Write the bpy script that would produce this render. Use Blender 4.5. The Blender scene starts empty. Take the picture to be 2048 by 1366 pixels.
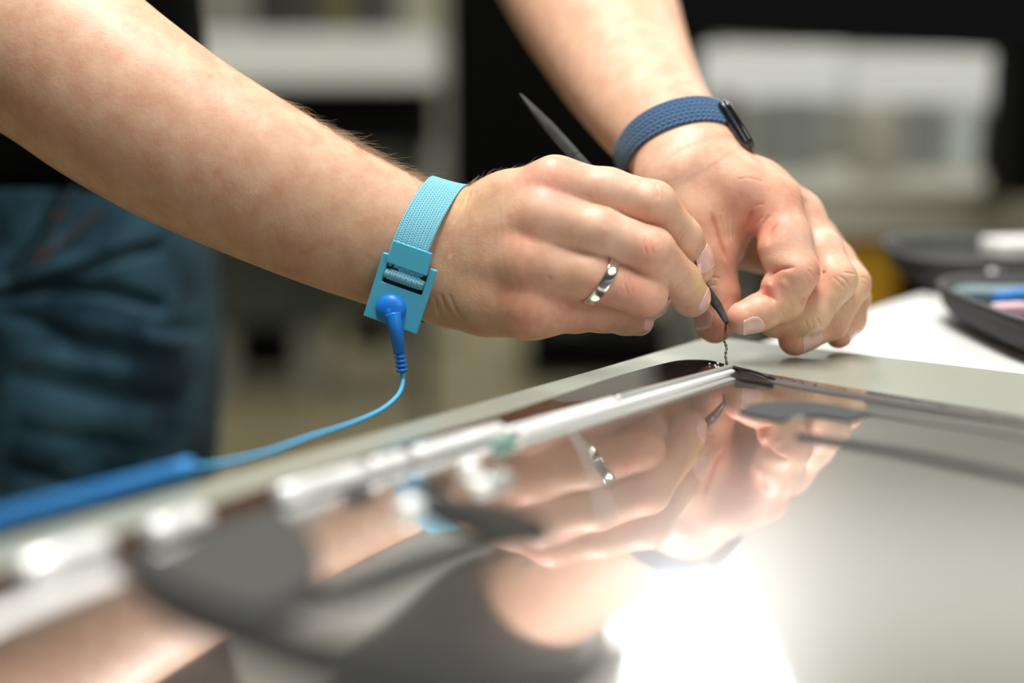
import bpy, bmesh, math, random
import numpy as np
from mathutils import Vector, Matrix
random.seed(7); rng = np.random.default_rng(7)
SC = bpy.context.scene
COL = SC.collection

# ------------------------------------------------------------------ camera
F = 2048*50/36.0; CX, CY = 1024.0, 683.0
TOP = 0.92                       # height of the display face above the floor
HC = 0.125                       # lens height above the display face
PITCH = math.radians(10.42)
CAM = np.array([0, 0, TOP+HC])
RV = np.array([1.0, 0, 0]); UV = np.array([0, math.sin(PITCH), math.cos(PITCH)]); FV = np.array([0, math.cos(PITCH), -math.sin(PITCH)])
cam_d = bpy.data.cameras.new('camera'); cam = bpy.data.objects.new('camera', cam_d); COL.objects.link(cam)
cam.location = CAM; cam.rotation_euler = (math.radians(90)-PITCH, 0, 0)
cam_d.lens = 50; cam_d.sensor_width = 36; cam_d.clip_start = 0.02; cam_d.clip_end = 60
cam_d.dof.use_dof = True; cam_d.dof.focus_distance = 0.622; cam_d.dof.aperture_fstop = 2.2
SC.camera = cam

# ------------------------------------------------------------------ world, lights, exposure
SC.view_settings.view_transform = 'Standard'; SC.view_settings.look = 'None'
SC.view_settings.gamma = 1.0; SC.view_settings.use_curve_mapping = False
SC.view_settings.exposure = 0.43
W = bpy.data.worlds.new('room light'); SC.world = W; W.use_nodes = True
W.node_tree.nodes['Background'].inputs[0].default_value = (0.86, 0.95, 1.0, 1)
W.node_tree.nodes['Background'].inputs[1].default_value = 0.05
def area(name, loc, target, sx, sy, power, col=(1, 1, 1)):
    d = bpy.data.lights.new(name, 'AREA'); d.shape = 'RECTANGLE'; d.size = sx; d.size_y = sy
    d.energy = power; d.color = col
    o = bpy.data.objects.new(name, d); COL.objects.link(o); o.location = loc
    o.rotation_euler = (Vector(target)-Vector(loc)).to_track_quat('-Z', 'Y').to_euler()
    return o
area('front_fill_light', (1.3, -0.5, 2.3), (0.05, 0.65, 1.0), 1.2, 0.9, 9, (1, .985, .95))  # added fill from the front right; no window stands there
area('ceiling_lamp_light', (-0.15, 0.62, 2.75), (0.0, 0.65, 0.95), 1.3, 0.5, 46, (1, .985, .95))

area('ceiling_fill_light', (1.2, 6.1, 1.9), (1.2, 6.3, 3.0), 5.0, 2.0, 24, (1, .985, .95))  # added fill aimed up to brighten the ceiling the mirror sheet reflects

# ------------------------------------------------------------------ helpers
def P(x, y, z):                  # picture position and distance -> point of the room
    return CAM + z*((x-CX)/F*RV - (y-CY)/F*UV + FV)
def PH(x, y, H=0.0):             # point at height H above the display face
    z = (HC-H)*F/(math.cos(PITCH)*((y-CY)+F*math.tan(PITCH)))
    return P(x, y, z)
def cam2world(v):                # v: (n,3) mm, x right, y down, z away
    v = np.asarray(v, float)/1000.0
    return CAM + v[:, :1]*RV - v[:, 1:2]*UV + v[:, 2:3]*FV
def C(x, y, z):                  # picture position + depth(m) -> camera mm
    z = z*1000.0
    return np.array([(x-CX)/F*z, (y-CY)/F*z, z])

def lin(c):
    return tuple((x/255/12.92 if x/255 <= .04045 else ((x/255+.055)/1.055)**2.4) for x in c)
def mat(name, col, rough=.5, metal=0, coat=0, spec=.5, bump=None, var=None, sss=0, aniso=0, sheen=0):
    m = bpy.data.materials.new(name); m.use_nodes = True
    nt = m.node_tree; b = nt.nodes['Principled BSDF']
    b.inputs['Base Color'].default_value = (*col, 1); b.inputs['Roughness'].default_value = rough
    b.inputs['Metallic'].default_value = metal; b.inputs['Coat Weight'].default_value = coat
    b.inputs['Specular IOR Level'].default_value = spec
    if sheen: b.inputs['Sheen Weight'].default_value = sheen
    if aniso: b.inputs['Anisotropic'].default_value = aniso
    tc = nt.nodes.new('ShaderNodeTexCoord')
    if var:                       # (scale, second colour, contrast)
        n = nt.nodes.new('ShaderNodeTexNoise'); n.inputs['Scale'].default_value = var[0]; n.inputs['Detail'].default_value = 5
        nt.links.new(tc.outputs['Object'], n.inputs['Vector'])
        r = nt.nodes.new('ShaderNodeValToRGB'); r.color_ramp.elements[0].position = .5-var[2]; r.color_ramp.elements[1].position = .5+var[2]
        r.color_ramp.elements[0].color = (*col, 1); r.color_ramp.elements[1].color = (*var[1], 1)
        nt.links.new(n.outputs['Fac'], r.inputs['Fac']); nt.links.new(r.outputs['Color'], b.inputs['Base Color'])
    if bump:                      # (scale, strength, distance)
        n2 = nt.nodes.new('ShaderNodeTexNoise'); n2.inputs['Scale'].default_value = bump[0]; n2.inputs['Detail'].default_value = 4
        nt.links.new(tc.outputs['Object'], n2.inputs['Vector'])
        bp = nt.nodes.new('ShaderNodeBump'); bp.inputs['Strength'].default_value = bump[1]; bp.inputs['Distance'].default_value = bump[2]
        nt.links.new(n2.outputs['Fac'], bp.inputs['Height']); nt.links.new(bp.outputs['Normal'], b.inputs['Normal'])
    return m

def meshobj(name, verts, faces, m, parent=None, smooth=True):
    me = bpy.data.meshes.new(name)
    me.from_pydata([tuple(v) for v in verts], [], [tuple(f) for f in faces]); me.update()
    if m: me.materials.append(m)
    if smooth: me.polygons.foreach_set('use_smooth', [True]*len(me.polygons))
    o = bpy.data.objects.new(name, me); COL.objects.link(o)
    if parent: o.parent = parent; o.matrix_parent_inverse = parent.matrix_world.inverted()
    return o
def tag(o, label=None, cat=None, group=None, kind=None):
    if label: o['label'] = label
    if cat: o['category'] = cat
    if group: o['group'] = group
    if kind: o['kind'] = kind
    return o
def empty(name, loc, label=None, cat=None, group=None):
    o = bpy.data.objects.new(name, None); COL.objects.link(o); o.location = tuple(loc); o.empty_display_size = .02
    bpy.context.view_layer.update()
    return tag(o, label, cat, group)
def bevel(o, w, seg=3, angle=35):
    md = o.modifiers.new('bevel', 'BEVEL'); md.width = w; md.segments = seg; md.limit_method = 'ANGLE'; md.angle_limit = math.radians(angle)
    md.harden_normals = True
    return o
def box(name, c, size, m, parent=None, rz=0, bev=0.002, rot=None):
    sx, sy, sz = [s/2 for s in size]
    v = [(x, y, z) for x in (-sx, sx) for y in (-sy, sy) for z in (-sz, sz)]
    R = Matrix.Rotation(rz, 3, 'Z') if rot is None else rot
    v = [tuple(R @ Vector(p)+Vector(c)) for p in v]
    f = [(0, 1, 3, 2), (4, 6, 7, 5), (0, 4, 5, 1), (2, 3, 7, 6), (0, 2, 6, 4), (1, 5, 7, 3)]
    o = meshobj(name, v, f, m, parent, smooth=False)
    if bev: bevel(o, bev)
    return o
def prism(name, pts, z0, z1, m, parent=None, bev=0.0006):
    """closed outline in plan (world xy) between two heights"""
    n = len(pts); a = sum(pts[i][0]*pts[(i+1) % n][1]-pts[(i+1) % n][0]*pts[i][1] for i in range(n))
    if a < 0: pts = pts[::-1]
    v = [(p[0], p[1], z0) for p in pts]+[(p[0], p[1], z1) for p in pts]
    f = [tuple(range(n-1, -1, -1)), tuple(range(n, 2*n))]+[(i, (i+1) % n, n+(i+1) % n, n+i) for i in range(n)]
    o = meshobj(name, v, f, m, parent, smooth=False)
    if bev: bevel(o, bev, 2)
    return o
def spline(pts, n=8, closed=False):
    pts = [np.array(p, float) for p in pts]; N = len(pts); out = []
    rngi = range(N if closed else N-1)
    for i in rngi:
        if closed: p0, p1, p2, p3 = pts[(i-1) % N], pts[i], pts[(i+1) % N], pts[(i+2) % N]
        else: p0, p1, p2, p3 = pts[max(i-1, 0)], pts[i], pts[i+1], pts[min(i+2, N-1)]
        for k in range(n):
            t = k/n
            out.append(.5*((2*p1)+(-p0+p2)*t+(2*p0-5*p1+4*p2-p3)*t*t+(-p0+3*p1-3*p2+p3)*t**3))
    if not closed: out.append(pts[-1])
    return np.array(out)
def tube(name, pts, rad, m, parent=None, seg=12, cap=True):
    pts = np.asarray(pts, float); n = len(pts); rad = np.broadcast_to(rad, (n,)) if np.ndim(rad) <= 1 else rad
    T = np.gradient(pts, axis=0); T /= np.linalg.norm(T, axis=1)[:, None]+1e-12
    up = np.array([0, 0, 1.0]); 
    if abs(T[0] @ up) > .9: up = np.array([0, 1.0, 0])
    N = np.cross(T[0], up); N /= np.linalg.norm(N); v = []
    for i in range(n):
        N = N-T[i]*(N @ T[i]); N /= np.linalg.norm(N); B = np.cross(T[i], N)
        for k in range(seg):
            a = 2*math.pi*k/seg; v.append(pts[i]+rad[i]*(math.cos(a)*N+math.sin(a)*B))
    f = [(i*seg+k, i*seg+(k+1) % seg, (i+1)*seg+(k+1) % seg, (i+1)*seg+k) for i in range(n-1) for k in range(seg)]
    if cap: f += [tuple(range(seg-1, -1, -1)), tuple((n-1)*seg+k for k in range(seg))]
    return meshobj(name, v, f, m, parent)

# ------------------------------------------------------------------ implicit surfaces for the figure
def smin(a, b, k):
    h = np.maximum(k-np.abs(a-b), 0)/k
    return np.minimum(a, b)-h*h*k*.25
def cone(p, a, b, r1, r2, flat=None, M=26.0):
    """tapered capsule; flat=(normal, factor) squeezes it along the normal"""
    a = np.asarray(a, np.float32); b = np.asarray(b, np.float32)
    R = max(r1, r2)+M; lo = np.minimum(a, b)-R; hi = np.maximum(a, b)+R
    out = np.full(len(p), 1e3, np.float32)
    idx = np.flatnonzero(np.all((p > lo) & (p < hi), axis=1))
    if len(idx) == 0: return out
    q = p[idx]-a; ba = b-a; t = np.clip(q @ ba/(ba @ ba), 0, 1)
    e = q-t[:, None]*ba
    if flat is not None:
        nrm, s = flat; nrm = (nrm/np.linalg.norm(nrm)).astype(np.float32); e = e+((s-1)*(e @ nrm))[:, None]*nrm
    out[idx] = np.sqrt((e*e).sum(1))-(r1+(r2-r1)*t)
    return out
class Sweep:
    """elliptical limb along a smooth axis; st: (px, py, depth, half width mm, half thickness mm)"""
    def __init__(s, st, n=5, nrm=None):
        raw = np.array([[*C(a[0], a[1], a[2]), a[3], a[4]] for a in st]); S = spline(raw, n).astype(np.float32)
        s.c = S[:, :3]; s.w = S[:, 3]; s.t = S[:, 4]
        T = np.gradient(s.c, axis=0); T /= np.linalg.norm(T, axis=1)[:, None]
        z = np.array([0, 0, 1.0]) if nrm is None else np.array(nrm, float)
        N = np.cross(T, z); N /= np.linalg.norm(N, axis=1)[:, None]; s.N = N.astype(np.float32)
        s.B = np.cross(T, N).astype(np.float32)
        s.lo = (s.c-s.w[:, None]).min(0)-26; s.hi = (s.c+s.w[:, None]).max(0)+26
    def __call__(s, p):
        out = np.full(len(p), 1e3, np.float32)
        idx = np.flatnonzero(np.all((p > s.lo) & (p < s.hi), axis=1))
        if len(idx) == 0: return out
        p = p[idx]; best = np.full(len(p), 1e9, np.float32); bi = np.zeros(len(p), np.int32); bt = np.zeros(len(p), np.float32)
        for i in range(len(s.c)-1):
            a = s.c[i]; ba = s.c[i+1]-a; q = p-a; t = np.clip(q @ ba/(ba @ ba), 0, 1); e = q-t[:, None]*ba; d2 = np.einsum('ij,ij->i', e, e)
            m = d2 < best; best[m] = d2[m]; bi[m] = i; bt[m] = t[m]
        L = lambda A: A[bi]*(1-bt).reshape(-1, *([1]*(A.ndim-1)))+A[bi+1]*bt.reshape(-1, *([1]*(A.ndim-1)))
        e = p-L(s.c); w = L(s.w); th = L(s.t); N = L(s.N); B = L(s.B)
        u = np.einsum('ij,ij->i', e, N); v = np.einsum('ij,ij->i', e, B); ax2 = np.maximum(np.einsum('ij,ij->i', e, e)-u*u-v*v, 0)
        k0 = np.sqrt((u/w)**2+(v/th)**2+ax2/(th*th)); k1 = np.sqrt((u/w**2)**2+(v/th**2)**2+ax2/th**4)+1e-9
        d = k0*(k0-1)/k1; far = k0 < .2; d = np.where(far, -np.minimum(w, th)*(1-k0), d)
        out[idx] = d; return out
class Body:
    """groups of chains; palm prims shared by every group so fingers never web together"""
    def __init__(s, palm, fingers, kp=10, kf=5, kc=.8, kk=3.0):
        s.palm, s.fingers, s.kp, s.kf, s.kc, s.kk = palm, fingers, kp, kf, kc, kk
    def __call__(s, p):
        P_ = None
        for pr in s.palm:
            if isinstance(pr, Sweep):
                d = pr(p); P_ = d if P_ is None else smin(P_, d, s.kp); continue
            k = pr.get('k', s.kp); d = cone(p, pr['a'], pr['b'], pr['r'][0], pr['r'][1], pr.get('flat'))
            P_ = d if P_ is None else smin(P_, d, k)
        tot = P_
        for fg in s.fingers:
            G = None
            for pr in fg['prims']:
                d = cone(p, pr['a'], pr['b'], pr['r'][0], pr['r'][1], pr.get('flat'))
                G = d if G is None else smin(G, d, pr.get('k', s.kk))
            G = smin(P_, G, fg.get('kf', s.kf))
            tot = smin(tot, G, fg.get('kc', s.kc))
        return tot
def surface(f, lo, hi, h):
    """sparse surface nets over field f inside box lo..hi"""
    B = 8; lo = np.asarray(lo, float); hi = np.asarray(hi, float)
    nb = np.ceil((hi-lo)/(B*h)).astype(int)
    bi = np.stack(np.meshgrid(*[np.arange(k) for k in nb], indexing='ij'), -1).reshape(-1, 3)
    cen = (lo+(bi+.5)*B*h).astype(np.float32)
    d = np.concatenate([f(cen[i:i+200000]) for i in range(0, len(cen), 200000)])
    bi = bi[np.abs(d) < B*h*1.75]
    g = np.arange(B+1); loc = np.stack(np.meshgrid(g, g, g, indexing='ij'), -1).reshape(-1, 3)
    NX = nb*B+2
    vals = np.empty((len(bi), (B+1)**3), np.float32)
    for i in range(0, len(bi), 400):
        pp = (lo+(bi[i:i+400, None, :]*B+loc[None])*h).reshape(-1, 3).astype(np.float32)
        vals[i:i+400] = f(pp).reshape(-1, (B+1)**3)
    V = vals.reshape(-1, B+1, B+1, B+1)
    S = V < 0
    cs = sum(S[:, i:i+B, j:j+B, k:k+B].astype(np.int8) for i in (0, 1) for j in (0, 1) for k in (0, 1))
    act = np.argwhere((cs > 0) & (cs < 8))
    gc = bi[act[:, 0]]*B+act[:, 1:]
    cid = (gc[:, 0]*NX[1]+gc[:, 1])*NX[2]+gc[:, 2]
    cv = np.stack([V[act[:, 0], act[:, 1]+i, act[:, 2]+j, act[:, 3]+k] for i in (0, 1) for j in (0, 1) for k in (0, 1)], 1)
    corner = np.array([(i, j, k) for i in (0, 1) for j in (0, 1) for k in (0, 1)], float)
    acc = np.zeros((len(act), 3)); cnt = np.zeros(len(act))
    for a in range(8):
        for b_ in range(a+1, 8):
            if abs(corner[a]-corner[b_]).sum() != 1: continue
            m = (cv[:, a] < 0) != (cv[:, b_] < 0)
            t = np.where(m, cv[:, a]/(cv[:, a]-cv[:, b_]+1e-12), 0)
            acc += np.where(m[:, None], corner[a]+t[:, None]*(corner[b_]-corner[a]), 0); cnt += m
    verts = lo+(gc+acc/cnt[:, None])*h
    o = np.argsort(cid); cid_s = cid[o]
    quads = []
    for ax in range(3):
        sl = [slice(0, B)]*3; sl2 = [slice(0, B)]*3; sl2[ax] = slice(1, B+1)
        A = S[(slice(None), *sl)]; Bb = S[(slice(None), *sl2)]
        e = np.argwhere(A != Bb); gp = bi[e[:, 0]]*B+e[:, 1:]
        inside = A[tuple(e.T)]
        u, v = [(1, 2), (2, 0), (0, 1)][ax]
        q = []
        for du, dv in ((-1, -1), (0, -1), (0, 0), (-1, 0)):
            c = gp.copy(); c[:, u] += du; c[:, v] += dv
            idc = (c[:, 0]*NX[1]+c[:, 1])*NX[2]+c[:, 2]
            ps = np.clip(np.searchsorted(cid_s, idc), 0, len(cid_s)-1)
            q.append(np.where(cid_s[ps] == idc, o[ps], -1))
        q = np.stack(q, 1); ok = (q >= 0).all(1); q = q[ok]; ins = inside[ok]
        q[~ins] = q[~ins][:, ::-1]
        quads.append(q)
    quads = np.concatenate(quads)
    for _ in range(2):
        g = grad(f, verts, h*.5); L = (g*g).sum(1); val = f(verts.astype(np.float32))
        st = np.clip(val/np.maximum(L, .2), -h, h)
        verts = verts-g*st[:, None]
    return verts, quads
def grad(f, v, e):
    v = v.astype(np.float32); g = np.empty((len(v), 3))
    for a in range(3):
        d = np.zeros(3, np.float32); d[a] = e
        g[:, a] = (f(v+d)-f(v-d))/(2*e)
    return g
def march(f, o, d, maxd=80, it=60):
    """sphere-trace rays (n,3) onto field f"""
    o = np.array(o, float); d = np.array(d, float); d /= np.linalg.norm(d, axis=1)[:, None]
    t = np.zeros(len(o))
    for _ in range(it):
        v = f((o+d*t[:, None]).astype(np.float32)); v = np.where(v > 500, 8, v)
        t += v*.7
        t = np.clip(t, -20, maxd)
    return o+d*t[:, None]
def chain(pts, k=3.0, flat=None):
    """pts: (px, py, depth, r_mm) list -> tapered segments"""
    out = []
    for a, b in zip(pts[:-1], pts[1:]):
        out.append(dict(a=C(*a[:3]), b=C(*b[:3]), r=(a[3], b[3]), k=k, flat=flat))
    return out
# ------------------------------------------------------------------ the figure: two arms and hands
def ch(*pts, **kw): return chain(list(pts), **kw)
# right hand, seen from its back, thumb behind
R_palm = [Sweep([(-260, -60, .69, 47, 42), (-60, 20, .665, 45, 40), (100, 100, .648, 43.5, 38), (226, 190, .640, 41.8, 36), (352, 272, .636, 39.3, 33),
              (508, 355, .634, 36, 28.5), (669, 433, .634, 32.6, 23), (790, 484, .634, 30, 20), (868, 510, .633, 29, 19), (925, 520, .630, 29.5, 17.5),
              (1000, 512, .622, 32, 16.5), (1050, 503, .6165, 32.5, 13.5), (1085, 495, .6165, 30, 11.5), (1115, 490, .618, 24, 10)])]
R_palm += ch((925, 442, .629, 10), (1010, 402, .622, 9.5), (1108, 367, .613, 10.0), k=9)
R_palm += ch((925, 480, .626, 10), (1086, 436, .611, 10.4), k=9)
R_palm += ch((925, 530, .626, 10), (1056, 522, .612, 10.0), k=9)
R_palm += ch((905, 575, .630, 12), (970, 604, .624, 11.5), (1062, 624, .616, 10.2), k=9)
R_palm += ch((1085, 400, .616, 10), (1160, 408, .616, 7.5), k=8)+ch((1070, 478, .615, 10), (1132, 488, .615, 7.5), k=8)+ch((1050, 572, .617, 9.5), (1085, 572, .618, 7.5), k=8)
R_palm += ch((910, 590, .643, 13), (1020, 600, .640, 11), (1060, 560, .634, 10), k=10)     # heel and pads of the palm
R_palm += ch((920, 480, .645, 14), (1030, 450, .645, 13), (1090, 440, .636, 10), k=10)
R_f = [
 dict(prims=ch((1112, 367, .613, 10.3), (1215, 384, .611, 10.1), (1306, 409, .609, 9.9), (1365, 475, .620, 8.4), (1388, 520, .627, 7.8), (1395, 535, .629, 7.5)), kf=9, kc=.7),
 dict(prims=ch((1088, 436, .608, 11.0), (1200, 463, .604, 10.2), (1303, 502, .603, 9.8), (1362, 562, .617, 8.6), (1381, 593, .625, 7.9), (1384, 599, .627, 7.6)), kf=9, kc=.7),
 dict(prims=ch((1058, 525, .609, 11.0), (1180, 552, .606, 10.2), (1288, 588, .606, 9.6), (1300, 598, .626, 8.4), (1262, 600, .638, 7.5)), kf=9, kc=.7),
 dict(prims=ch((1058, 618, .613, 10.6), (1150, 622, .617, 9.2), (1205, 624, .620, 8.6), (1250, 635, .626, 7.4), (1279, 643, .629, 6.4)), kf=9, kc=.7),
 dict(prims=ch((930, 460, .655, 14), (1090, 455, .672, 12.5), (1255, 500, .672, 10), (1340, 550, .662, 9.3), (1372, 575, .656, 8.6), k=5), kf=14, kc=.7)]
R_body = Body(R_palm, R_f)
# left hand, seen from the thumb side
L_palm = [Sweep([(1085, -180, .915, 47, 42), (1125, -105, .885, 48.5, 42), (1187, 5, .83, 46.3, 38), (1247, 130, .768, 37, 31),
              (1298, 218, .718, 30, 25), (1352, 285, .682, 25.5, 22), (1385, 335, .667, 24, 22), (1400, 360, .668, 20, 18)])]
L_palm += ch((1400, 350, .657, 14.5), (1470, 382, .652, 12.8), (1543, 406, .650, 11.6), k=12)   # index metacarpal
L_palm += ch((1405, 352, .672, 14), (1515, 384, .668, 12), (1592, 430, .668, 10.8), k=12)
L_palm += ch((1400, 365, .685, 14), (1515, 410, .684, 12), (1622, 476, .683, 10.4), k=12)
L_palm += ch((1390, 380, .695, 15), (1500, 440, .700, 14), (1630, 500, .696, 10.5), k=12)
L_palm += ch((1365, 380, .690, 16), (1440, 445, .699, 16.5), (1560, 490, .699, 15), k=12)       # outer heel of the palm
L_palm += ch((1345, 375, .658, 17), (1385, 440, .655, 15), (1412, 500, .652, 12), k=10)         # ball of the thumb
L_f = [
 dict(prims=ch((1543, 405, .650, 12.0), (1572, 480, .641, 11.2), (1590, 540, .634, 10.3), k=4)+ch((1592, 548, .633, 9.9), (1570, 600, .636, 8.6), k=3)+ch((1552, 498, .637, 8), (1556, 516, .636, 7.5), k=4)+ch((1549, 574, .6345, 6.2), (1560, 570, .6345, 6.8), k=4)
      + ch((1569, 604, .636, 8.3), (1520, 624, .635, 8.0), (1486, 636, .634, 7.4), k=3), kf=8, kc=.7),
 dict(prims=ch((1598, 434, .668, 10.6), (1641, 504, .658, 10.2), (1669, 560, .649, 9.8), (1618, 630, .645, 9.0), (1552, 643, .650, 7.8)), kf=8, kc=.7),
 dict(prims=ch((1620, 476, .684, 10.0), (1669, 524, .676, 9.6), (1700, 568, .667, 9.2), (1660, 642, .656, 8.4), (1590, 678, .650, 7.7)), kf=8, kc=.7),
 dict(prims=ch((1645, 500, .697, 10), (1690, 550, .690, 8.8), (1706, 596, .682, 8), (1699, 638, .673, 7.4), (1677, 670, .663, 6.2)), kf=8, kc=.7),
 dict(prims=ch((1395, 455, .655, 14), (1412, 500, .654, 11.5), (1434, 588, .652, 9.9), (1434, 630, .651, 8.9), (1430, 650, .650, 8.4), k=4), kf=12, kc=.7),
 dict(prims=ch((1432, 430, .657, 8), (1458, 478, .655, 5.6), (1464, 506, .655, 4.4), k=5)+ch((1464, 500, .656, 4.2), (1486, 450, .653, 4.6), (1506, 424, .651, 6), k=5), kf=8, kc=1.2)]
L_body = Body(L_palm, L_f)
def front_mask(v, nrm, tol=5.0, cell=3.0):
    """vertices the lens side of the figure shows (used only to shape the skin's creases)"""
    px = v[:, 0]/v[:, 2]*F/cell; py = v[:, 1]/v[:, 2]*F/cell
    ix = np.floor(px-px.min()).astype(int)+2; iy = np.floor(py-py.min()).astype(int)+2
    Z = np.full((ix.max()+3, iy.max()+3), 1e9); np.minimum.at(Z, (ix, iy), v[:, 2])
    Zm = Z.copy()
    for dx in (-1, 0, 1):
        for dy in (-1, 0, 1): Zm = np.minimum(Zm, np.roll(np.roll(Z, dx, 0), dy, 1))
    facing = -(nrm*v).sum(1)/np.linalg.norm(v, axis=1)
    return (v[:, 2] < Zm[ix, iy]+tol) & (facing > -.1)
# ------------------------------------------------------------------ skin: creases, colour, nails, hair
def refine(v, q, sel_fn, rounds=2):
    """split the faces where sel_fn(face centres) is true, keeping one closed surface"""
    me = bpy.data.meshes.new('tmp'); me.from_pydata(v.tolist(), [], q.tolist()); bm = bmesh.new(); bm.from_mesh(me)
    for r in range(rounds):
        bm.faces.ensure_lookup_table()
        cen = np.array([f.calc_center_median()[:] for f in bm.faces]); s = np.flatnonzero(sel_fn(cen, r))
        ed = {e for i in s for e in bm.faces[i].edges}
        bmesh.ops.subdivide_edges(bm, edges=list(ed), cuts=1, use_grid_fill=True)
    big = [f for f in bm.faces if len(f.verts) > 4]
    bmesh.ops.triangulate(bm, faces=big)
    bm.verts.index_update()
    vv = np.array([x.co[:] for x in bm.verts]); ff = [[x.index for x in f.verts] for f in bm.faces]
    bm.free(); bpy.data.meshes.remove(me)
    return vv, ff
def seg_dist(px, pl):
    best = np.full(len(px), 1e9)
    for a, b in zip(pl[:-1], pl[1:]):
        ba = b-a; t = np.clip(((px-a) @ ba)/(ba @ ba+1e-9), 0, 1); best = np.minimum(best, np.linalg.norm(px-a-t[:, None]*ba, axis=1))
    return best
def end_fade(px, pl, w):
    best = np.full(len(px), 1e9); pos = np.zeros(len(px)); acc = 0.0
    for a, b in zip(pl[:-1], pl[1:]):
        ba = b-a; L = np.linalg.norm(ba)+1e-9; t = np.clip(((px-a) @ ba)/(L*L), 0, 1); d = np.linalg.norm(px-a-t[:, None]*ba, axis=1)
        m = d < best; best[m] = d[m]; pos[m] = acc+t[m]*L; acc += L
    x = np.clip(np.minimum(pos, acc-pos)/min(w, acc*.5), 0, 1); return x*x*(3-2*x)
def topx(v): return np.stack([v[:, 0]/v[:, 2]*F+CX, v[:, 1]/v[:, 2]*F+CY], 1)
# creases: (points, width px, depth mm)
S_R = [([(1310, 366), (1317, 385), (1316, 402)], 2.6, .35), ([(1322, 378), (1327, 392), (1325, 404)], 2.2, .25), ([(1302, 370), (1307, 390), (1305, 408)], 2.5, .2),
       ([(1357, 482), (1366, 470), (1379, 462)], 2.5, .3), ([(1350, 476), (1360, 463), (1372, 455)], 2.2, .2),
       ([(1292, 474), (1288, 490), (1294, 512)], 2.5, .3), ([(1305, 476), (1302, 492), (1308, 512)], 2.4, .28), ([(1316, 482), (1314, 500)], 2.2, .2),
       ([(1348, 578), (1358, 566), (1372, 556)], 2.5, .3), ([(1354, 586), (1366, 573)], 2.2, .2),
       ([(1254, 546), (1249, 566), (1256, 592)], 2.5, .3), ([(1264, 548), (1261, 566), (1266, 590)], 2.4, .22),
       ([(1190, 398), (1172, 392), (1160, 388)], 4, .5), ([(1165, 488), (1150, 480)], 4, .5), ([(1105, 561), (1090, 552)], 4, .5),
       ([(942, 376), (930, 412), (912, 462), (898, 520)], 4.5, .45), ([(932, 378), (920, 410), (905, 450)], 3, .25), ([(956, 374), (942, 410), (925, 458)], 4, .25),
       ([(880, 585), (893, 618), (912, 642)], 4, .5), ([(898, 585), (912, 622), (934, 650)], 4, .4), ([(868, 590), (876, 620), (886, 640)], 3.5, .3),
       ([(1130, 655), (1104, 640)], 5, .4), ([(1225, 470), (1195, 452)], 9, -.25), ([(1386, 505), (1396, 496), (1408, 494)], 2, .15)]
S_L = [([(1512, 411), (1502, 421), (1496, 436), (1491, 455), (1488, 475)], 3.5, 1.1), ([(1530, 408), (1515, 409), (1505, 416)], 3, .4),
       ([(1560, 446), (1546, 460), (1538, 476), (1533, 494)], 3.6, .9), ([(1528, 432), (1518, 440), (1512, 452)], 3, .4), ([(1545, 428), (1532, 440), (1524, 456)], 4, .45),
       ([(1530, 562), (1541, 550), (1550, 542), (1567, 536), (1596, 535)], 3.4, 1.4), ([(1506, 592), (1520, 588), (1534, 589), (1547, 598), (1556, 608)], 3.4, 1.3),
       ([(1560, 575), (1575, 560)], 12, -.5), ([(1530, 572), (1548, 570)], 9, -.8),
       ([(1612, 538), (1622, 546), (1630, 557)], 2.4, .3), ([(1608, 552), (1616, 560), (1622, 570)], 2.4, .25), ([(1616, 528), (1628, 538)], 2.2, .22),
       ([(1553, 628), (1558, 640), (1562, 650)], 2.4, .3), ([(1562, 622), (1568, 634), (1570, 644)], 2.2, .22),
       ([(1630, 553), (1642, 546), (1656, 545)], 3.0, 1.1), ([(1603, 592), (1607, 602), (1606, 613)], 3.4, .9),
       ([(1676, 550), (1690, 560), (1703, 578)], 2.6, .4), ([(1684, 544), (1698, 546), (1713, 549)], 2.4, .35), ([(1664, 552), (1680, 566), (1692, 580)], 2.4, .25),
       ([(1610, 636), (1613, 650), (1619, 662)], 2.6, .4), ([(1630, 632), (1637, 643), (1639, 656)], 2.6, .4), ([(1620, 634), (1626, 648), (1630, 660)], 2.2, .25),
       ([(1716, 550), (1728, 556), (1741, 566)], 2.4, .35), ([(1720, 562), (1730, 568), (1738, 578)], 2.4, .25),
       ([(1658, 645), (1664, 655), (1666, 668)], 2.4, .35), ([(1674, 640), (1680, 650), (1681, 662)], 2.4, .3),
       ([(1420, 420), (1430, 450), (1440, 482), (1450, 512), (1455, 530)], 3.6, 1.3), ([(1440, 430), (1447, 460), (1454, 490)], 2.6, .35), ([(1452, 425), (1458, 455), (1461, 485)], 2.4, .3), ([(1464, 420), (1468, 450), (1466, 478)], 2.4, .3),
       ([(1420, 557), (1432, 555), (1443, 560)], 2.8, .45), ([(1418, 574), (1428, 570), (1436, 573)], 2.6, .4), ([(1424, 564), (1436, 565)], 2.2, .25),
       ([(1600, 390), (1612, 402), (1620, 418)], 2.4, .25), ([(1590, 392), (1602, 406), (1610, 424)], 2.4, .2), ([(1470, 360), (1500, 356), (1530, 366)], 3, .2)]
RED = np.array([.80, .335, .255]); TAN = np.array([.60, .37, .22]); YEL = np.array([.80, .56, .30]); PALE = np.array([.80, .57, .45])
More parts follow.
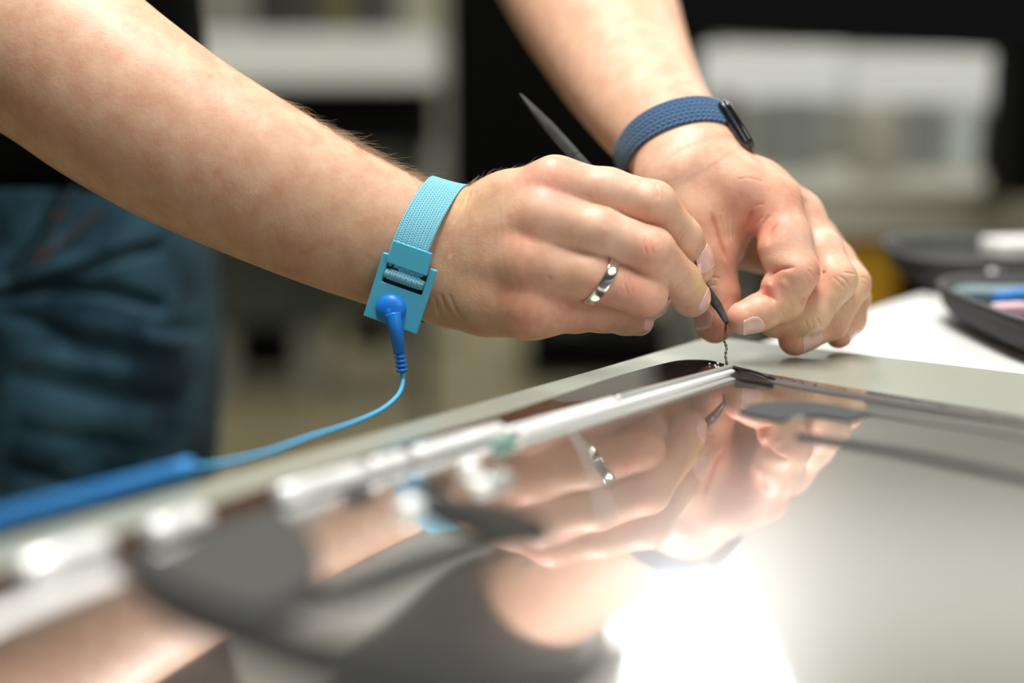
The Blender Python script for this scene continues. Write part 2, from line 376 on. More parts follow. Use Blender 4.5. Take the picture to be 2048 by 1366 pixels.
B_R = [(1095, 362, 52, RED, .7), (1050, 478, 44, RED, .5), (1028, 570, 42, RED, .5), (1062, 645, 45, RED, .6), (1150, 640, 60, RED, .45), (1258, 570, 30, RED, .5), (1300, 495, 26, RED, .6), (1190, 595, 28, RED, .5),
       (1300, 600, 40, RED, .45), (1240, 430, 26, RED, .35), (1222, 515, 22, RED, .4), (1320, 400, 30, RED, .2), (1403, 566, 20, YEL, .9), (1395, 470, 26, PALE, .5), (1250, 365, 60, PALE, .5), (1220, 480, 50, PALE, .5), (1350, 600, 40, PALE, .3),
       (960, 410, 60, TAN, .6), (940, 560, 90, TAN, .4), (700, 500, 200, TAN, .3), (1100, 395, 40, PALE, .4), (1290, 640, 24, RED, .5), (470, 170, 16, RED, .1), (930, 400, 26, YEL, .5), (1380, 620, 22, RED, .3)]
B_L = [(1535, 450, 42, RED, .7), (1540, 580, 30, RED, .8), (1600, 540, 36, RED, .35), (1430, 655, 40, RED, .75), (1470, 620, 30, RED, .6), (1450, 505, 26, RED, .5), (1640, 555, 26, RED, .7), (1500, 440, 24, RED, .6),
       (1570, 420, 50, RED, .35), (1480, 380, 70, RED, .3), (1680, 680, 26, RED, .5), (1575, 680, 26, RED, .6), (1600, 390, 26, RED, .4), (1620, 640, 40, YEL, .3), (1640, 470, 50, PALE, .5), (1460, 560, 24, RED, .4),
       (1350, 330, 70, PALE, .3), (1280, 120, 120, PALE, .25), (1565, 620, 24, YEL, .35), (1700, 600, 40, YEL, .2)]
MOLES = [(208, 67), (420, 152), (502, 270), (432, 345), (300, 210)]
def skin_arm(f, lo, hi, h, strokes, blobs, moles=(), ax=0, x0=0, fac=2.0):
    # the plain forearm gets longer cells than the hand: the axis is compressed below x0
    def unwarp(p):
        p = p.copy(); c = p[:, ax]; p[:, ax] = np.where(c < x0, x0-(x0-c)*fac, c); return p
    lo = list(lo); lo[ax] = x0-(x0-lo[ax])/fac
    v, q = surface(lambda p: f(unwarp(p)), lo, hi, h); v = unwarp(v)
    pls = [(spline([np.array(p, float) for p in s[0]], 4), s[1], s[2]) for s in strokes]
    zmin = v[:, 2]
    n0 = -grad(f, v, .5); fm = front_mask(v, -n0)
    # refine faces near strokes
    def sel(c, r):
        px = topx(c); m = np.zeros(len(c), bool)
        for pl, w, d in pls:
            lo_, hi_ = pl.min(0)-w*3, pl.max(0)+w*3
            i = np.flatnonzero(np.all((px > lo_) & (px < hi_), axis=1))
            if len(i): m[i[seg_dist(px[i], pl) < (w*2.4 if r == 0 else w*1.4)]] = True
        i = np.flatnonzero(m); g = grad(f, c[i], .5)
        m[i] = (g*c[i]).sum(1) < 0
        return m
    v, q = refine(v, q, sel)
    g = grad(f, v, .5); g /= np.linalg.norm(g, axis=1)[:, None]+1e-9
    v = v-g*np.clip(f(v.astype(np.float32)), -.6, .6)[:, None]
    fm = front_mask(v, g); px = topx(v); disp = np.zeros(len(v))
    for pl, w, d in pls:
        lo_, hi_ = pl.min(0)-w*8, pl.max(0)+w*8
        i = np.flatnonzero(np.all((px > lo_) & (px < hi_), axis=1) & fm)
        if len(i) == 0: continue
        dd = seg_dist(px[i], pl); disp[i] -= d*((.7*np.exp(-(dd/w)**2)+.4*np.exp(-(dd/(w*2.4))**2)) if d > .7 else (np.exp(-(dd/w)**2)-.25*np.exp(-(dd/(w*2.2))**2)))*end_fade(px[i], pl, w*(9 if d > .7 else 3.5))
    v = v+g*disp[:, None]
    col = np.tile(np.array([.70, .425, .292]), (len(v), 1))
    for x, y, r, c, wt in blobs:
        k = (wt*np.exp(-((px-(x, y))**2).sum(1)/(r*r)))[:, None]*fm[:, None]; col = col*(1-k)+c*k
    for pl, w, d in pls:
        if d > .5:
            k = (.40*np.exp(-(seg_dist(px, pl)/(w*3))**2)*end_fade(px, pl, w*6)*fm)[:, None]; col = col*(1-k)+np.array([.74, .27, .19])*k
    for x, y in moles:
        k = (.5*np.exp(-((px-(x, y))**2).sum(1)/16))[:, None]*fm[:, None]; col = col*(1-k)+np.array([.55, .22, .12])*k
    return v, q, col

SKIN = bpy.data.materials.new('skin'); SKIN.use_nodes = True
def _skin():
    nt = SKIN.node_tree; b = nt.nodes['Principled BSDF']; N = nt.nodes.new; L = nt.links.new
    at = N('ShaderNodeAttribute'); at.attribute_name = 'tone'; tc = N('ShaderNodeTexCoord')
    n1 = N('ShaderNodeTexNoise'); n1.inputs['Scale'].default_value = 95; n1.inputs['Detail'].default_value = 6; n1.inputs['Roughness'].default_value = .6
    L(tc.outputs['Object'], n1.inputs['Vector'])
    r1 = N('ShaderNodeValToRGB'); r1.color_ramp.elements[0].position = .35; r1.color_ramp.elements[1].position = .65
    r1.color_ramp.elements[0].color = (.92, .82, .785, 1); r1.color_ramp.elements[1].color = (1.06, 1.10, 1.10, 1); L(n1.outputs['Fac'], r1.inputs['Fac'])
    mx = N('ShaderNodeMix'); mx.data_type = 'RGBA'; mx.blend_type = 'MULTIPLY'; mx.inputs['Factor'].default_value = 1
    L(at.outputs['Color'], mx.inputs['A']); L(r1.outputs['Color'], mx.inputs['B']); L(mx.outputs['Result'], b.inputs['Base Color'])
    b.inputs['Roughness'].default_value = .47; b.inputs['Specular IOR Level'].default_value = .42
    b.inputs['Subsurface Weight'].default_value = .22; b.inputs['Subsurface Radius'].default_value = (1, .32, .16); b.inputs['Subsurface Scale'].default_value = .005
    n2 = N('ShaderNodeTexVoronoi'); n2.inputs['Scale'].default_value = 1100; L(tc.outputs['Object'], n2.inputs['Vector'])
    n3 = N('ShaderNodeTexNoise'); n3.inputs['Scale'].default_value = 420; n3.inputs['Detail'].default_value = 4; L(tc.outputs['Object'], n3.inputs['Vector'])
    m2 = N('ShaderNodeMath'); m2.operation = 'MULTIPLY_ADD'; m2.inputs[1].default_value = .35; L(n2.outputs['Distance'], m2.inputs[0]); L(n3.outputs['Fac'], m2.inputs[2])
    bp = N('ShaderNodeBump'); bp.inputs['Strength'].default_value = .4; bp.inputs['Distance'].default_value = .00024
    L(m2.outputs[0], bp.inputs['Height']); L(bp.outputs['Normal'], b.inputs['Normal'])
_skin()
NAILM = mat('fingernail', (.80, .50, .43), .22, coat=.5, spec=.6)
NAILEDGE = mat('nail edge', (.84, .66, .56), .35)

person = empty('person', (-.36, .86, 0), 'person in black T-shirt and dark blue jeans leaning over the table with both bare forearms', 'person')
RV_, RQ, RC = skin_arm(R_body, (-330, -190, 560), (90, 20, 720), .9, S_R, B_R, MOLES, 0, -42, 2.4)
LV_, LQ, LC = skin_arm(L_body, (-80, -400, 600), (190, 20, 1010), .9, S_L, B_L, (), 1, -88, 2.2)
def make_body():
    v = np.concatenate([cam2world(RV_), cam2world(LV_)]); off = len(RV_)
    # quads were wound for the mirrored camera axes
    faces = list(map(list, RQ))+[[i+off for i in f] for f in LQ]
    o = meshobj('body', v.tolist(), faces, SKIN, person)
    a = o.data.color_attributes.new('tone', 'FLOAT_COLOR', 'POINT')
    c = np.ones((len(v), 4), np.float32); c[:, :3] = np.concatenate([RC, LC]); a.data.foreach_set('color', c.ravel())
    bm = bmesh.new(); bm.from_mesh(o.data); bmesh.ops.recalc_face_normals(bm, faces=bm.faces); bm.to_mesh(o.data); bm.free()
    o.data.polygons.foreach_set('use_smooth', [True]*len(o.data.polygons))
    return o
body = make_body()
def nail(f, c, tip, dorsal, rad, half, length, back=.35, nu=14, nv=12):
    """c: point on finger axis under the nail's middle, tip: point further along, dorsal: camera axes"""
    c = np.array(C(*c)); a = np.array(C(*tip))-c; a /= np.linalg.norm(a)
    n = np.array(dorsal, float); n -= a*(n @ a); n /= np.linalg.norm(n); s = np.cross(a, n)
    V = []; 
    for i in range(nu+1):
        u = i/nu; 
        for j in range(nv+1):
            w = -1+2*j/nv
            # rounded root and gently rounded free edge
            uu = -length/2+length*u
            uu = length/2*(2*u-1)*((1-.62*abs(w)**3) if u < .5 else (1-.34*abs(w)**2.4))
            ang = w*half*(1-.10*(2*u-1)**2); V.append((c+a*uu, n*math.cos(ang)+s*math.sin(ang)))
    o_ = np.array([x[0]+x[1]*(rad+7) for x in V]); d_ = -np.array([x[1] for x in V]); p = march(f, o_, d_, maxd=rad+7)
    p2 = p-d_*.28; p2 = p2.reshape(nu+1, nv+1, 3)
    for j in range(nv+1): p2[nu, j] += a*.25
    edge = np.zeros((nu+1, nv+1)); edge[:, 0] = edge[:, -1] = 1; edge[0] = 1; edge[nu] = .4
    p2 += (d_.reshape(nu+1, nv+1, 3))*(edge*.45)[..., None]
    top = p2.reshape(-1, 3); bot = top+d_*.45
    W_ = cam2world(np.concatenate([top, bot])); k = (nu+1)*(nv+1); I = lambda i, j: i*(nv+1)+j
    fs = [(I(i, j), I(i+1, j), I(i+1, j+1), I(i, j+1)) for i in range(nu) for j in range(nv)]
    fs += [tuple(k+x for x in f_[::-1]) for f_ in fs]
    rim = [I(0, j) for j in range(nv+1)]+[I(i, nv) for i in range(1, nu+1)]+[I(nu, j) for j in range(nv-1, -1, -1)]+[I(i, 0) for i in range(nu-1, 0, -1)]
    fs += [(rim[i], rim[(i+1) % len(rim)], k+rim[(i+1) % len(rim)], k+rim[i]) for i in range(len(rim))]
    o = meshobj('fingernail', W_, fs, NAILM, person); o.data.materials.append(NAILEDGE)
    for pi, f_ in enumerate(o.data.polygons):
        if pi < nu*nv and pi//nv >= nu-1: f_.material_index = 1
    bm = bmesh.new(); bm.from_mesh(o.data); bmesh.ops.recalc_face_normals(bm, faces=bm.faces); bm.to_mesh(o.data); bm.free()
    return o
nail(R_body, (1385, 514, .6265), (1395, 537, .630), (.55, -.25, -.8), 8, 1.0, 10.5)
nail(R_body, (1383, 597, .6265), (1392, 615, .630), (.82, .12, -.62), 8, .85, 9)
nail(R_body, (1277, 642, .629), (1292, 646, .632), (.75, .1, -.6), 6.5, .8, 6)
nail(L_body, (1496, 631, .634), (1470, 640, .634), (-.1, .86, -.5), 7.6, .95, 10)
nail(L_body, (1606, 671, .651), (1585, 681, .649), (.05, .62, -.78), 7.8, .95, 11)
nail(L_body, (1682, 664, .665), (1672, 678, .662), (.62, .5, -.6), 6.5, .9, 8.5)
nail(L_body, (1432, 642, .650), (1429, 662, .6495), (-.93, 0, -.38), 8.6, .95, 11)
# ------------------------------------------------------------------ things worn on wrists and finger
def band(name, f, c, Nrm, width, thick, m, parent, lift=.3, nth=120, nw=8, R0=60, th0=0, th1=2*math.pi, edge=.25, smoothk=5, wcurve=None):
    """a strap wrapped round a limb: rays towards the axis find the skin, the strap lies on it"""
    c = np.array(C(*c)); N = np.array(Nrm, float); N /= np.linalg.norm(N)
    U = np.cross(N, (0, 0, 1.0)); U /= np.linalg.norm(U); V = np.cross(N, U)
    full = th1-th0 > 6.28; th = np.linspace(th0, th1, nth, endpoint=not full); ws = np.linspace(-width/2, width/2, nw)
    D = np.cos(th)[:, None]*U+np.sin(th)[:, None]*V
    off = (wcurve(th) if wcurve else np.zeros(nth))
    o = c+D[:, None]*R0+(ws[None, :, None]+off[:, None, None])*N; d = np.broadcast_to(-D[:, None], o.shape)
    p = march(f, o.reshape(-1, 3), d.reshape(-1, 3), maxd=R0+5).reshape(nth, nw, 3)
    r = R0-np.einsum('ijk,ijk->ij', o-p, D[:, None]*np.ones((1, nw, 1)))
    rm = r.max(1)
    for _ in range(smoothk): rm = np.maximum(rm, (np.roll(rm, 1)+np.roll(rm, -1))/2) if full else rm
    k = 3; rs = sum(np.roll(rm, j) for j in range(-k, k+1))/(2*k+1) if full else rm
    r = .35*r+.65*np.maximum(rs, rm)[:, None] if width > 3 else np.broadcast_to(rm[:, None], r.shape)
    base = c+(ws[None, :, None]+off[:, None, None])*N
    inn = base+D[:, None]*(r[..., None]+lift); prof = thick*(1-edge*np.abs(np.linspace(-1, 1, nw))**3)
    out = inn+D[:, None]*prof[None, :, None]
    v = np.concatenate([inn.reshape(-1, 3), out.reshape(-1, 3)]); K = nth*nw; I = lambda i, j: (i % nth)*nw+j
    n_i = nth if full else nth-1; fs = []; uv = []
    L = float(rm.mean())
    for i in range(n_i):
        for j in range(nw-1):
            fs.append((K+I(i, j), K+I(i+1, j), K+I(i+1, j+1), K+I(i, j+1))); fs.append((I(i, j+1), I(i+1, j+1), I(i+1, j), I(i, j)))
        fs.append((I(i, 0), I(i+1, 0), K+I(i+1, 0), K+I(i, 0))); fs.append((K+I(i, nw-1), K+I(i+1, nw-1), I(i+1, nw-1), I(i, nw-1)))
    if not full:
        for i in (0, nth-1): fs += [(I(i, j), I(i, j+1), K+I(i, j+1), K+I(i, j)) for j in range(nw-1)]
    ob = meshobj(name, cam2world(v), fs, m, parent)
    ul = ob.data.uv_layers.new(name='weave'); W_ = {}
    arr = np.zeros((len(ob.data.loops), 2), np.float32)
    li = np.array([l.vertex_index for l in ob.data.loops]); ii = (li % K)//nw; jj = (li % K) % nw
    a = ii*(th[1]-th[0])*L; 
    arr[:, 0] = a; arr[:, 1] = jj/(nw-1)*width
    starts = np.repeat([p.loop_start for p in ob.data.polygons], [p.loop_total for p in ob.data.polygons])
    if full:
        wrap = (arr[:, 0] < 1e-6) & (np.maximum.reduceat(arr[:, 0], np.array([p.loop_start for p in ob.data.polygons]))[np.repeat(np.arange(len(ob.data.polygons)), [p.loop_total for p in ob.data.polygons])] > L*3)
        arr[wrap, 0] = 2*math.pi*L
    ul.data.foreach_set('uv', arr.ravel())
    bm = bmesh.new(); bm.from_mesh(ob.data); bmesh.ops.recalc_face_normals(bm, faces=bm.faces); bm.to_mesh(ob.data); bm.free()
    bevel(ob, .00035, 2, 50)
    return ob
def weave_mat(name, c1, c2, cell, bumpd, slant=1.0, rough=.8):
    """woven ribbon: short slanted stitches in staggered rows, drawn from the strap's own length and width in mm"""
    m = bpy.data.materials.new(name); m.use_nodes = True; nt = m.node_tree; b = nt.nodes['Principled BSDF']; N = nt.nodes.new; L = nt.links.new
    uv = N('ShaderNodeUVMap'); uv.uv_map = 'weave'; sp = N('ShaderNodeSeparateXYZ'); L(uv.outputs['UV'], sp.inputs[0])
    def M(op, a, b_=None, c=None):
        n = N('ShaderNodeMath'); n.operation = op
        for i, x in enumerate((a, b_, c)):
            if x is None: continue
            if isinstance(x, (int, float)): n.inputs[i].default_value = x
            else: L(x, n.inputs[i])
        return n.outputs[0]
    u = M('DIVIDE', sp.outputs[0], cell[0]); v = M('DIVIDE', sp.outputs[1], cell[1])
    row = M('FLOOR', v); fv = M('FRACT', v)
    sgn = M('SUBTRACT', M('MULTIPLY', M('MODULO', row, 2), 2), 1)
    ph = M('ADD', u, M('MULTIPLY', M('MULTIPLY', fv, sgn), slant))
    su = M('ABSOLUTE', M('SINE', M('MULTIPLY', ph, math.pi))); sv = M('ABSOLUTE', M('SINE', M('MULTIPLY', v, math.pi)))
    h = M('MULTIPLY', M('POWER', su, .6), M('POWER', sv, .5))
    r = N('ShaderNodeValToRGB'); r.color_ramp.elements[0].color = (*c2, 1); r.color_ramp.elements[1].color = (*c1, 1); r.color_ramp.elements[0].position = .1; r.color_ramp.elements[1].position = .7
    L(h, r.inputs['Fac']); L(r.outputs['Color'], b.inputs['Base Color']); b.inputs['Roughness'].default_value = rough
    bp = N('ShaderNodeBump'); bp.inputs['Strength'].default_value = .8; bp.inputs['Distance'].default_value = bumpd; L(h, bp.inputs['Height']); L(bp.outputs['Normal'], b.inputs['Normal'])
    b.inputs['Sheen Weight'].default_value = .25; b.inputs['Specular IOR Level'].default_value = .3
    return m
RIBBON = weave_mat('pale blue ribbon', lin((140, 212, 232)), lin((78, 160, 190)), (1.5, 1.25), .0004)
NAVY = weave_mat('navy braid', lin((62, 105, 145)), lin((18, 42, 76)), (2.7, 2.3), .0008)
BUCKLE = mat('sky blue plastic', lin((84, 186, 218)), .42, spec=.4)
BLUEP = mat('blue plastic', lin((28, 128, 226)), .38, spec=.45)
CORD = mat('light blue cord', lin((84, 180, 234)), .45)
COILM = mat('blue coiled cord', lin((44, 140, 212)), .4)
DARKSLOT = mat('dark slot', (.01, .03, .05), .6)

wrist = C(868, 510, .633)
strap = empty('grounding_strap', cam2world([C(800, 580, .612)])[0], 'light blue woven wrist strap with buckle, snap plug and blue cord on the right wrist', 'wrist strap')
def Rsw(p): return R_palm[0](p)
SN = (.93, .345, -.26)
band('band', R_body, (853, 505, .633), SN, 16.5, 1.1, RIBBON, strap, lift=.25, nw=9)
# buckle frame: e2 across, e1 down along the strap, nn towards the lens
tl, tr, bl = C(768, 504, .6115), C(874, 541, .6095), C(728, 629, .6165)
e2 = (tr-tl)/np.linalg.norm(tr-tl); e1 = bl-tl; e1 -= e2*(e1 @ e2); e1 /= np.linalg.norm(e1); nn = np.cross(e2, e1); nn = nn if nn[2] < 0 else -nn
def BK(u, v, w): return tl+e2*u+e1*v+nn*w
def slab(name, pts, w0, w1, m, parent, bev=.0004, fr=BK):
    n = len(pts); v = [fr(p[0], p[1], w0) for p in pts]+[fr(p[0], p[1], w1) for p in pts]
    f = [tuple(range(n-1, -1, -1)), tuple(range(n, 2*n))]+[(i, (i+1) % n, n+(i+1) % n, n+i) for i in range(n)]
    o = meshobj(name, cam2world(v), f, m, parent, smooth=False)
    bm = bmesh.new(); bm.from_mesh(o.data); bmesh.ops.recalc_face_normals(bm, faces=bm.faces); bm.to_mesh(o.data); bm.free()
    if bev: bevel(o, bev, 3)
    return o
pl = slab('buckle', [(0, 0), (3.0, 0), (3.0, 12.2), (21.4, 12.2), (21.4, 0), (24.6, 0), (24.6, 29), (0, 29)], -1.2, 1.8, BUCKLE, strap)
slab('buckle_back', [(1, 3), (23.5, 3), (23.5, 26), (1, 26)], -2.0, -1.1, DARKSLOT, pl, 0)
lev = slab('lever', [(2.9, -6.6), (20.6, -6.6), (20.9, .6), (21.2, 3.4), (3.0, 3.4), (2.6, .6)], 1.2, 3.1, BUCKLE, strap)
for k in range(7):
    slab('tooth', [(4.0+k*2.4, 3.2), (5.2+k*2.4, 3.2), (5.2+k*2.4, 4.5), (4.0+k*2.4, 4.5)], 1.3, 2.6, BUCKLE, lev, .0002)
def cyl_uv(name, a, b, r, m, parent, seg=28, fr=BK, n=10):
    P0, P1 = np.array(fr(*a)), np.array(fr(*b)); rs = np.array([.85]+[1]*(n-2)+[.85])*r/1000
    o = tube(name, cam2world([P0+(P1-P0)*t for t in np.linspace(0, 1, n)]), rs, m, parent, seg)
    ul = o.data.uv_layers.new(name='weave'); ar = np.zeros((len(o.data.loops), 2), np.float32)
    for i, l in enumerate(o.data.loops): ar[i] = ((l.vertex_index % seg)/seg*2*math.pi*r, (l.vertex_index//seg)*np.linalg.norm(P1-P0)/(n-1))
    ul.data.foreach_set('uv', ar.ravel()); return o
cyl_uv('ribbon_roll', (3.3, 8.2, .6), (21.1, 8.2, .6), 2.3, RIBBON, strap)
# stud and strain relief
def dome(name, c, r, hgt, nrm, m, parent, nr=12, ns=36, base=.8):
    c = np.array(c); nrm = np.array(nrm)/np.linalg.norm(nrm); a = np.cross(nrm, (0, 1.0, .2)); a /= np.linalg.norm(a); b = np.cross(nrm, a); v = []; 
    prof = [(r*.97, -base)]+[(r*math.cos(t)**.85 if t < 1.5 else 0, hgt*math.sin(t)) for t in np.linspace(0, math.pi/2-.02, nr)]
    for rr, hh in prof:
        for k in range(ns):
            t = 2*math.pi*k/ns; v.append(c+nrm*hh+rr*(a*math.cos(t)+b*math.sin(t)))
    n = len(prof); f = [(i*ns+k, i*ns+(k+1) % ns, (i+1)*ns+(k+1) % ns, (i+1)*ns+k) for i in range(n-1) for k in range(ns)]+[tuple((n-1)*ns+k for k in range(ns)), tuple(range(ns-1, -1, -1))]
    o = meshobj(name, cam2world(v), f, m, parent)
    bm = bmesh.new(); bm.from_mesh(o.data); bmesh.ops.recalc_face_normals(bm, faces=bm.faces); bm.to_mesh(o.data); bm.free(); return o
studc = C(783, 618, .6135)
cord_thing = strap
plug = dome('snap_plug', studc, 6.9, 4.6, nn, BLUEP, cord_thing, base=2.2)
stem = spline([C(786, 628, .610), C(791, 655, .6095), C(796, 682, .611), C(798, 702, .613)], 6)
tube('plug_stem', cam2world(stem), np.linspace(3.5, 2.5, len(stem))/1000, BLUEP, plug, 20)
core = spline([C(797, 695, .6125), C(801, 722, .6135), C(804, 745, .614)], 5)
tube('strain_relief', cam2world(core), .0016, BLUEP, plug, 14)
for k, (x, y) in enumerate([(799, 705), (800.5, 714), (802, 723), (803, 732), (804, 741)]):
    a = C(x, y, .6134); dr = np.array([.12, 1, 0.0]); dr /= np.linalg.norm(dr); sd = 1 if k % 2 else -1
    tube('relief_ring', cam2world([a-dr*.62, a-dr*.5, a+dr*.5, a+dr*.62]), np.array([2.35, 2.6, 2.6, 2.35])/1000, BLUEP, plug, 18)
def PHm(x, y, H): 
    z = (HC-H)*F/(math.cos(PITCH)*((y-CY)+F*math.tan(PITCH))); return C(x, y, z)
cd = [C(804, 742, .614), C(806, 765, .612), C(795, 792, .603), C(762, 820, .588), C(705, 846, .566), C(620, 874, .538), C(540, 903, .512), C(460, 924, .488), C(400, 934, .472), PHm(372, 936, .0042)]
tube('thin_cord', cam2world(spline(cd, 8)), .00098, CORD, cord_thing, 12)
collar = spline([PHm(392, 934, .0042), PHm(376, 935, .0042), PHm(352, 941, .0042)], 4)
tube('collar', cam2world(collar), np.array([1.4, 2.0, 2.5, 3.0, 3.2, 3.1, 2.9, 2.8, 2.8][:len(collar)])/1000, COILM, cord_thing, 20)
def coil():
    ax = cam2world(spline([PHm(356, 940, .0044), PHm(200, 983, .0044), PHm(0, 1036, .0044), PHm(-160, 1082, .0044)], 60))
    d = np.linalg.norm(np.diff(ax, axis=0), axis=1); s = np.concatenate([[0], np.cumsum(d)]); pitch = .0027; turns = s[-1]/pitch
    n = int(turns*12); ss = np.linspace(0, s[-1], n); c = np.stack([np.interp(ss, s, ax[:, k]) for k in range(3)], 1)
    T = np.gradient(c, axis=0); T /= np.linalg.norm(T, axis=1)[:, None]; Nn = np.cross(T, (0, 0, 1.0)); Nn /= np.linalg.norm(Nn, axis=1)[:, None]; Bn = np.cross(T, Nn)
    a = 2*math.pi*ss/pitch; p = c+.0021*(np.cos(a)[:, None]*Nn+np.sin(a)[:, None]*Bn)
    tube('coiled_cord', p, .0008, COILM, cord_thing, 6)
coil()

# watch on the left wrist
BLACKG = mat('black glass', (.004, .005, .007), .06, spec=.7, coat=.6)
ALU = mat('dark aluminium', (.10, .11, .13), .28, metal=1)
STEEL = mat('polished silver', (.80, .79, .76), .16, metal=1, bump=(900, .15, .0001))
watch = empty('wristwatch', cam2world([C(1465, 262, .668)])[0], 'wristwatch with navy braided band and black glass face on the left wrist', 'watch')
def Lf(p): return L_palm[0](p)
WN = np.array([.21, .97, -.485]); WN /= np.linalg.norm(WN)
band('watch_band', Lf, (1364, 284, .680), WN, 15.5, 2.2, NAVY, watch, lift=.5, nw=9, R0=55)
wc = np.array(C(1469, 262, .668)); wa = np.array([.46, .86, -.22]); wa /= np.linalg.norm(wa)
wn = np.array([.86, -.48, -.05]); wn -= wa*(wn @ wa); wn /= np.linalg.norm(wn); wd = np.cross(wa, wn)
def WK(u, v, w): return wc+wa*u+wd*v+wn*w
def rrect(a, b, r, n=7):
    pts = []
    for sx, sy, t0 in ((1, 1, 0), (-1, 1, 90), (-1, -1, 180), (1, -1, 270)):
        for k in range(n+1):
            t = math.radians(t0+90*k/n); pts.append((sx*(a-r)+r*math.cos(t), sy*(b-r)+r*math.sin(t)))
    return pts
def loft(name, rings, m, parent, fr=WK, cap=True):
    n = len(rings[0]); v = [fr(*p) for r_ in rings for p in r_]
    f = [(i*n+k, i*n+(k+1) % n, (i+1)*n+(k+1) % n, (i+1)*n+k) for i in range(len(rings)-1) for k in range(n)]
    if cap: f += [tuple(range(n-1, -1, -1)), tuple((len(rings)-1)*n+k for k in range(n))]
    o = meshobj(name, cam2world(v), f, m, parent)
    bm = bmesh.new(); bm.from_mesh(o.data); bmesh.ops.recalc_face_normals(bm, faces=bm.faces); bm.to_mesh(o.data); bm.free(); return o
def rr(a, b, r, w): return [(x, y, w) for x, y in rrect(a, b, r)]
loft('watch_case', [rr(11.6, 9, 4, -3.6), rr(13.2, 11, 5, -2.4), rr(13.8, 11.8, 5, -.2), rr(13.6, 11.6, 5, 1.0)], ALU, watch)
loft('watch_glass', [rr(13.6, 11.6, 5, 1.0), rr(13.5, 11.4, 5, 2.4), rr(12.6, 10.5, 4.6, 3.5), rr(10, 8, 4, 4.0)], BLACKG, watch)
tube('side_button', cam2world([WK(3, -10.4, -.4), WK(3, -11.4, -.4)]), .0016, STEEL, watch, 16)
tube('lug', cam2world([WK(-9, -9.5, -1.6), WK(9, -9.5, -1.6)]), .0012, ALU, watch, 12)

# ring
ringf = Body(R_f[2]['prims'][:3], [], kp=3)
def ring_only(p): return ringf(p)
ringt = band('finger_ring', ring_only, (1201, 555, .608), (.86, .50, .20), 4.6, .95, STEEL, None, lift=.12, nth=96, nw=9, R0=22, edge=.35)
tag(ringt, 'polished silver wedding ring on the ring finger of the right hand', 'ring')

# ------------------------------------------------------------------ upper arms, T-shirt and jeans (mostly beyond the frame)
def W2C(X, Y, Z):
    r = np.array([X, Y, Z])-CAM; return np.array([r @ RV, -(r @ UV), r @ FV])*1000
def wsweep(st, **k):
    out = []
    for X, Y, Z, w, t in st:
        c = W2C(X, Y, Z); out.append((c[0]/c[2]*F+CX, c[1]/c[2]*F+CY, c[2]/1000, w, t))
    return Sweep(out, **k)
class Union:
    def __init__(s, L, k): s.L, s.k = L, k
    def __call__(s, p):
        t = None
        for f in s.L: d = f(p); t = d if t is None else smin(t, d, s.k)
        return t
def toW(x, y, z): return P(x, y, z)
rE = toW(-260, -60, .69); lE = toW(1085, -180, .915)
rS = np.array([-.50, .84, 1.36]); lS = np.array([-.22, 1.00, 1.42])
def seg(a, b, r, n=4): return [(*(a+(b-a)*t), r[0]+(r[1]-r[0])*t, (r[0]+(r[1]-r[0])*t)*.95) for t in np.linspace(0, 1, n)]
upR = wsweep([(*toW(-60, 20, .665), 44, 39)]+seg(rE, rS, (47, 58))); upL = wsweep([(*toW(1150, -60, .86), 44, 38)]+seg(lE, lS, (46, 56)))
chest = wsweep([(-.375, .95, 1.2, 135, 85), (-.36, .90, 1.34, 150, 72), (-.36, .87, 1.44, 62, 50), (-.35, .85, 1.54, 52, 52)], nrm=(0, 0, 1))
def add_coarse(name, f, lo, hi, h, m, parent):
    v, q = surface(f, lo, hi, h); o = meshobj(name, cam2world(v), q.tolist(), m, parent)
    bm = bmesh.new(); bm.from_mesh(o.data); bmesh.ops.recalc_face_normals(bm, faces=bm.faces); bm.to_mesh(o.data); bm.free(); return o, v
SHIRT = mat('black cotton', (.004, .005, .006), .95, spec=.1, bump=(300, .4, .0008), sheen=.02)
flesh, fv_ = add_coarse('upper_body', Union([upR, upL, chest], 12), (-800, -900, 500), (300, 300, 1400), 9, SKIN, person)
a_ = flesh.data.color_attributes.new('tone', 'FLOAT_COLOR', 'POINT'); a_.data.foreach_set('color', np.tile(np.array([.72, .445, .315, 1], np.float32), len(fv_)))
slR = wsweep(seg(rE+(rS-rE)*.30, rS, (66, 76))); slL = wsweep(seg(lE+(lS-lE)*.12, lS, (62, 74)))
torso = wsweep([(-.383, .99, 1.055, 174, 118), (-.383, .99, 1.10, 172, 118), (-.375, .96, 1.18, 172, 115), (-.365, .91, 1.32, 188, 110), (-.36, .87, 1.42, 150, 90), (-.36, .86, 1.48, 75, 66)], nrm=(0, 0, 1))
add_coarse('t_shirt', Union([torso, slR, slL], 28), (-800, -900, 500), (300, 300, 1400), 8, SHIRT, person)
legL = wsweep([(-.314, 1.0, .96, 97, 104), (-.306, 1.0, .86, 97, 104), (-.310, 1.0, .72, 90, 96), (-.305, 1.01, .50, 70, 76), (-.31, 1.03, .30, 60, 64), (-.31, 1.04, .10, 55, 58), (-.31, 1.04, .06, 56, 58)], nrm=(0, 0, 1))
legR = wsweep([(-.470, 1.0, .96, 97, 104), (-.472, 1.0, .86, 95, 100), (-.475, 1.0, .72, 88, 94), (-.475, 1.02, .50, 70, 76), (-.475, 1.04, .30, 60, 64), (-.475, 1.05, .10, 55, 58), (-.475, 1.05, .06, 56, 58)], nrm=(0, 0, 1))
hips = wsweep([(-.397, 1.0, .98, 160, 104), (-.397, 1.0, .90, 180, 116), (-.397, 1.0, .86, 160, 100)], nrm=(0, 0, 1))
DENIM = bpy.data.materials.new('dark denim'); DENIM.use_nodes = True
